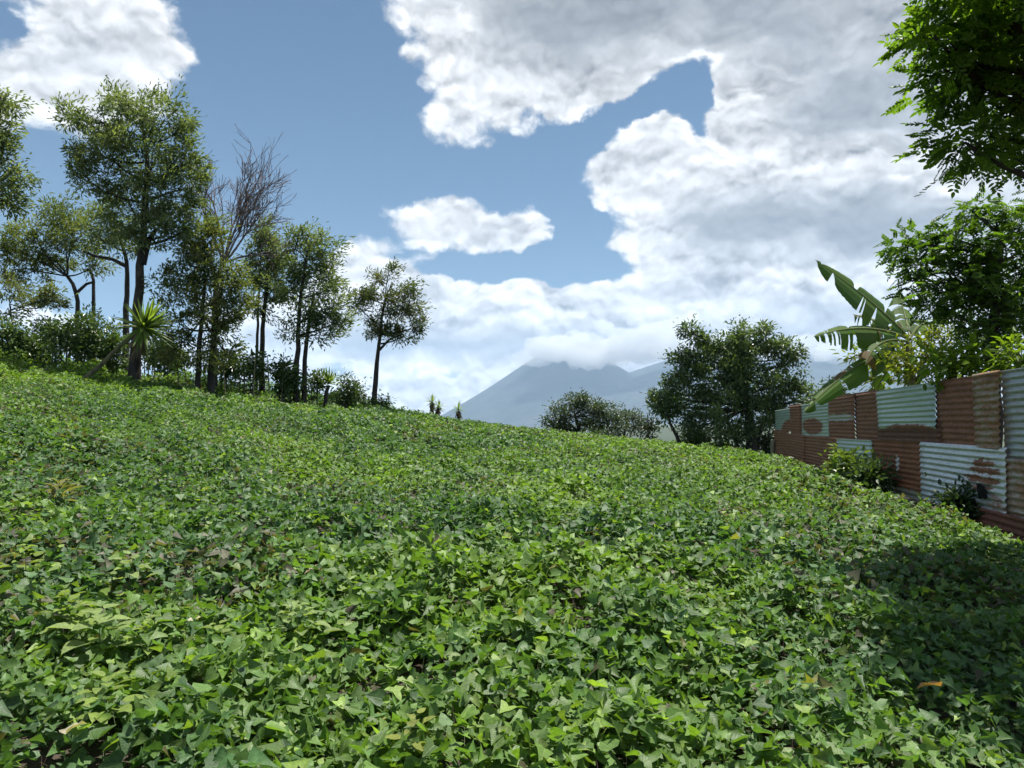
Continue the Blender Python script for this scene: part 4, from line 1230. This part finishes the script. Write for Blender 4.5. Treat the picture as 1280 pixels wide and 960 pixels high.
def bush(name, label, lobes_px, Y, base_px, lo, hi, style, cl, per, L, W, rc, seed):
    return make_tree(name, label, 'bush', Y, base_px, [(base_px, 500), (base_px, 470), (base_px, 455)], .05, .03, lobes_px, style, cl, per, lo, hi, L, W, rc, seed, mat=M_SHADE, bark=M_STEM, nt=6, twig=.008)
bush('yellow_bush', 'yellowish fine-leaved bush behind wall below the banana leaves', [(1125, 440, 22, 18), (1150, 455, 26, 18), (1165, 425, 24, 18), (1190, 415, 24, 14), (1140, 470, 24, 12), (1180, 445, 20, 14)], 16.0, 1150,
     (0.085, 0.115, 0.022), (0.20, 0.23, 0.040), 'card', 60, 44, .13, .038, .14, 703)
bush('bright_bush', 'lime green broad-leaved bush leaning over the metal wall', [(1175, 450, 22, 16), (1205, 445, 26, 16), (1232, 450, 22, 14), (1215, 465, 24, 10), (1190, 468, 16, 10), (1250, 440, 14, 12)], 13.0, 1212,
     (0.085, 0.155, 0.016), (0.18, 0.27, 0.030), 'oval', 48, 26, .17, .070, .14, 704)
bush('bright_bush', 'bright leafy sprig over the wall at the right picture edge', [(1272, 440, 16, 14), (1290, 455, 20, 18), (1268, 458, 8, 8)], 11.4, 1285,
     (0.07, 0.13, 0.018), (0.15, 0.22, 0.030), 'oval', 26, 20, .16, .06, .12, 705)
bush('yellow_bush', 'pale green sprouting tip left of the banana stem', [(1072, 445, 12, 10), (1100, 480, 14, 8), (1090, 470, 10, 8)], 19.2, 1092,
     (0.11, 0.15, 0.02), (0.22, 0.25, 0.04), 'oval', 30, 18, .18, .06, .12, 706)

# ------------------------------------------------------------------ weeds in the field
OVATE = dict(
    xy=np.array([(0, 0), (0, .36), (0, .72), (0, 1.0), (.16, .02), (.34, .20), (.33, .45), (.17, .76), (-.16, .02), (-.34, .20), (-.33, .45), (-.17, .76)]),
    tri=LEAF_NEAR['tri'])
def weed(name, label, px, py, n, size, c, seed, height=.34, Y=None, shape=OVATE, width=1.0, tiltm=.5, cat='weed', spread=.16):
    r = np.random.default_rng(seed)
    # ray from the eye to the canopy
    d = pix_dir(px, py)
    if Y is None:
        Y = 2.5
        for _ in range(400):
            q = Vector((0, 0, EYE)) + d * (Y / d.y)
            if q.z < gz(q.x, q.y) + height * .8: break
            Y += .03
    q = Vector((0, 0, EYE)) + d * (Y / d.y)
    b0 = Vector((q.x, q.y, gz(q.x, q.y)))
    root = empty(name, b0, label, cat)
    gt = Geo()
    tube(gt, [b0 - Vector((0, 0, .05)), b0 + Vector((.01, .01, height * .5)), b0 + Vector((.0, .02, height * .8))], [.005, .004, .002], 6)
    gt.C = [np.tile(np.array([.13, .19, .06], dtype=np.float32), (gt.n, 1))]; gt.P = [np.full((gt.n, 3), .3, dtype=np.float32)]
    gt.build('stem', M_WEED, root, b0)
    n = int(n * 1.5); size = size * .78
    for k in range(n):
        az = k * 2.399 + r.normal(0, .3)
        f = (k + 1) / n
        s = size * (1.15 - .55 * f) * r.uniform(.8, 1.15)
        one = np.array([s])
        x, y, z = leaf_local(shape, one, np.array([width]), np.array([r.uniform(.1, .45)]), np.array([r.uniform(.1, .4)]), np.array([.1]), np.array([r.uniform(0, 6)]))
        N = unit(np.array([math.cos(az) * -tiltm * r.uniform(.2, 1.1), math.sin(az) * -tiltm * r.uniform(.2, 1.1), 1.0]))
        fw = np.array([math.cos(az), math.sin(az), 0]); fw = unit(fw - N * fw.dot(N)); sd_ = np.cross(fw, N)
        ctr = np.array([0, .02, height * (.45 + .6 * f)]) + fw * spread * (1.1 - f) * r.uniform(.3, 1.0)
        V = ctr + sd_ * x[0][:, None] + fw * y[0][:, None] + N * z[0][:, None]
        lp = np.concatenate([shape['xy'], np.full((len(shape['xy']), 1), k)], 1)
        me = np_mesh('leaf', V, shape['tri'], np.tile(np.array(c) * r.uniform(.8, 1.2), (len(V), 1)), lp, True)
        link('leaf', me, M_WEED, root)
    return root
LIME = (.20, .28, .055); PALE = (.23, .31, .10); MID = (.12, .20, .045)
weed('weed', 'pale lime weed with one big round leaf at left foreground', 122, 785, 9, .20, PALE, 801, .42, width=1.25)
weed('weed', 'tall bunched yellow-green weed beside the big round pale leaf', 85, 770, 16, .13, LIME, 802, .46)
weed('weed', 'yellow-green weed rosette right of the pale dead leaf', 268, 805, 14, .11, LIME, 803, .36)
weed('weed', 'light green star-shaped weed in left foreground centre', 370, 775, 16, .12, PALE, 804, .38)
weed('weed', 'small lime weed below the pale dead leaf', 185, 795, 12, .10, LIME, 805, .36)
weed('weed', 'yellow-green broad weed near the lower left corner', 130, 880, 12, .14, LIME, 806, .36)
weed('weed', 'lime weed at the left picture edge above mid height of field', 30, 700, 12, .15, LIME, 807, .38)
weed('weed', 'large-leaved bean weed standing out left of field centre', 425, 632, 10, .15, MID, 808, .45, width=1.2)
weed('weed', 'small bright weed cluster in the left middle of field', 160, 712, 10, .13, PALE, 809, .38)
weed('weed', 'yellow leafy weed in the lower middle foreground', 520, 925, 8, .10, (.20, .23, .04), 810, .32)
weed('weed', 'bright weed tuft beside the dark shadow at right', 1262, 700, 14, .12, LIME, 811, .40)
weed('weed', 'tufted straw-coloured grass weed on left slope', 72, 615, 18, .24, (.20, .20, .09), 812, .40, width=.35, tiltm=.9)
# bushy plants at the foot of the wall
def foot_bush(label, px, py_top, Y, wpx, seed, hi, lo, leaf=.14):
    return shrub('bush', label, px, Y, py_top, wpx, seed, cat='bush', hi=hi, lo=lo, dense=1.6, stems=5, leaf=leaf, low=.1)
foot_bush('bright green leafy bush at the foot of the pale blue-grey sheet', 1055, 573, 17.0, 14, 821, (.22, .30, .06), (.10, .18, .04))
foot_bush('dark broad-leaved bush at wall foot below the rust sheet', 1082, 591, 15.8, 9, 822, (.10, .16, .05), (.04, .08, .03))
foot_bush('dark weed clump at wall foot below the galvanised sheet', 1196, 642, 11.9, 10, 823, (.05, .09, .03), (.02, .045, .018), .11)

# dead leaves lying on the crop
def dead_leaf(label, px, py, size, c, seed, lift=.30):
    r = np.random.default_rng(seed)
    d = pix_dir(px, py); Y = 2.0
    for _ in range(500):
        q = Vector((0, 0, EYE)) + d * (Y / d.y)
        if q.z < gz(q.x, q.y) + lift: break
        Y += .02
    one = np.array([size])
    x, y, z = leaf_local(OVATE, one, np.array([1.25]), np.array([.7]), np.array([.5]), np.array([.5]), np.array([2.0]))
    lp = np.concatenate([OVATE['xy'], np.full((12, 1), 1)], 1)
    me = np_mesh('dead_leaf', np.stack([x[0], y[0], z[0]], -1), OVATE['tri'], np.tile(np.array(c), (12, 1)), lp)
    o = link('dead_leaf', me, M_WEED)
    o.location = q; o.rotation_euler = (r.uniform(.2, .5), r.uniform(-.4, .4), r.uniform(0, 6))
    tag(o, label, 'dead leaf')
dead_leaf('pale cream dead leaf lying on the vines at left', 238, 780, .11, (.58, .56, .42), 831)
dead_leaf('cream curled dead leaf near the lower left corner', 82, 918, .09, (.42, .38, .27), 832)
dead_leaf('tan dried leaf on the vines left of centre', 402, 712, .12, (.36, .27, .20), 833)
dead_leaf('orange-brown dead leaf lying in the tree shadow at right', 1176, 858, .10, (.36, .20, .08), 834)

# ------------------------------------------------------------------ haze: the air between here and the volcano
zlo = float(GV[:, 2].min()) - 1.0
hz = [(-17500, -9500, zlo), (17500, -9500, zlo), (17500, 18500, zlo), (-17500, 18500, zlo)]
ztop = 1760.0
HV = np.array(hz + [(x, y, ztop) for x, y, _ in hz])
HQ = np.array([(0, 3, 2, 1), (4, 5, 6, 7), (0, 1, 5, 4), (1, 2, 6, 5), (2, 3, 7, 6), (3, 0, 4, 7)])
m = bpy.data.materials.new('haze'); m.use_nodes = True
t = NT(m.node_tree); t.n.clear()
om = t.new('ShaderNodeOutputMaterial')
pv = t.new('ShaderNodeVolumePrincipled')
pv.inputs['Color'].default_value = (0.52, 0.72, 1.0, 1)
pv.inputs['Density'].default_value = 6.2e-5
pv.inputs['Anisotropy'].default_value = 0.0
t.l.new(pv.outputs[0], om.inputs['Volume'])
haze = link('haze', np_mesh('haze', HV, HQ), m)
tag(haze, 'pale blue haze in the air in front of the far volcano', 'haze', kind='stuff')
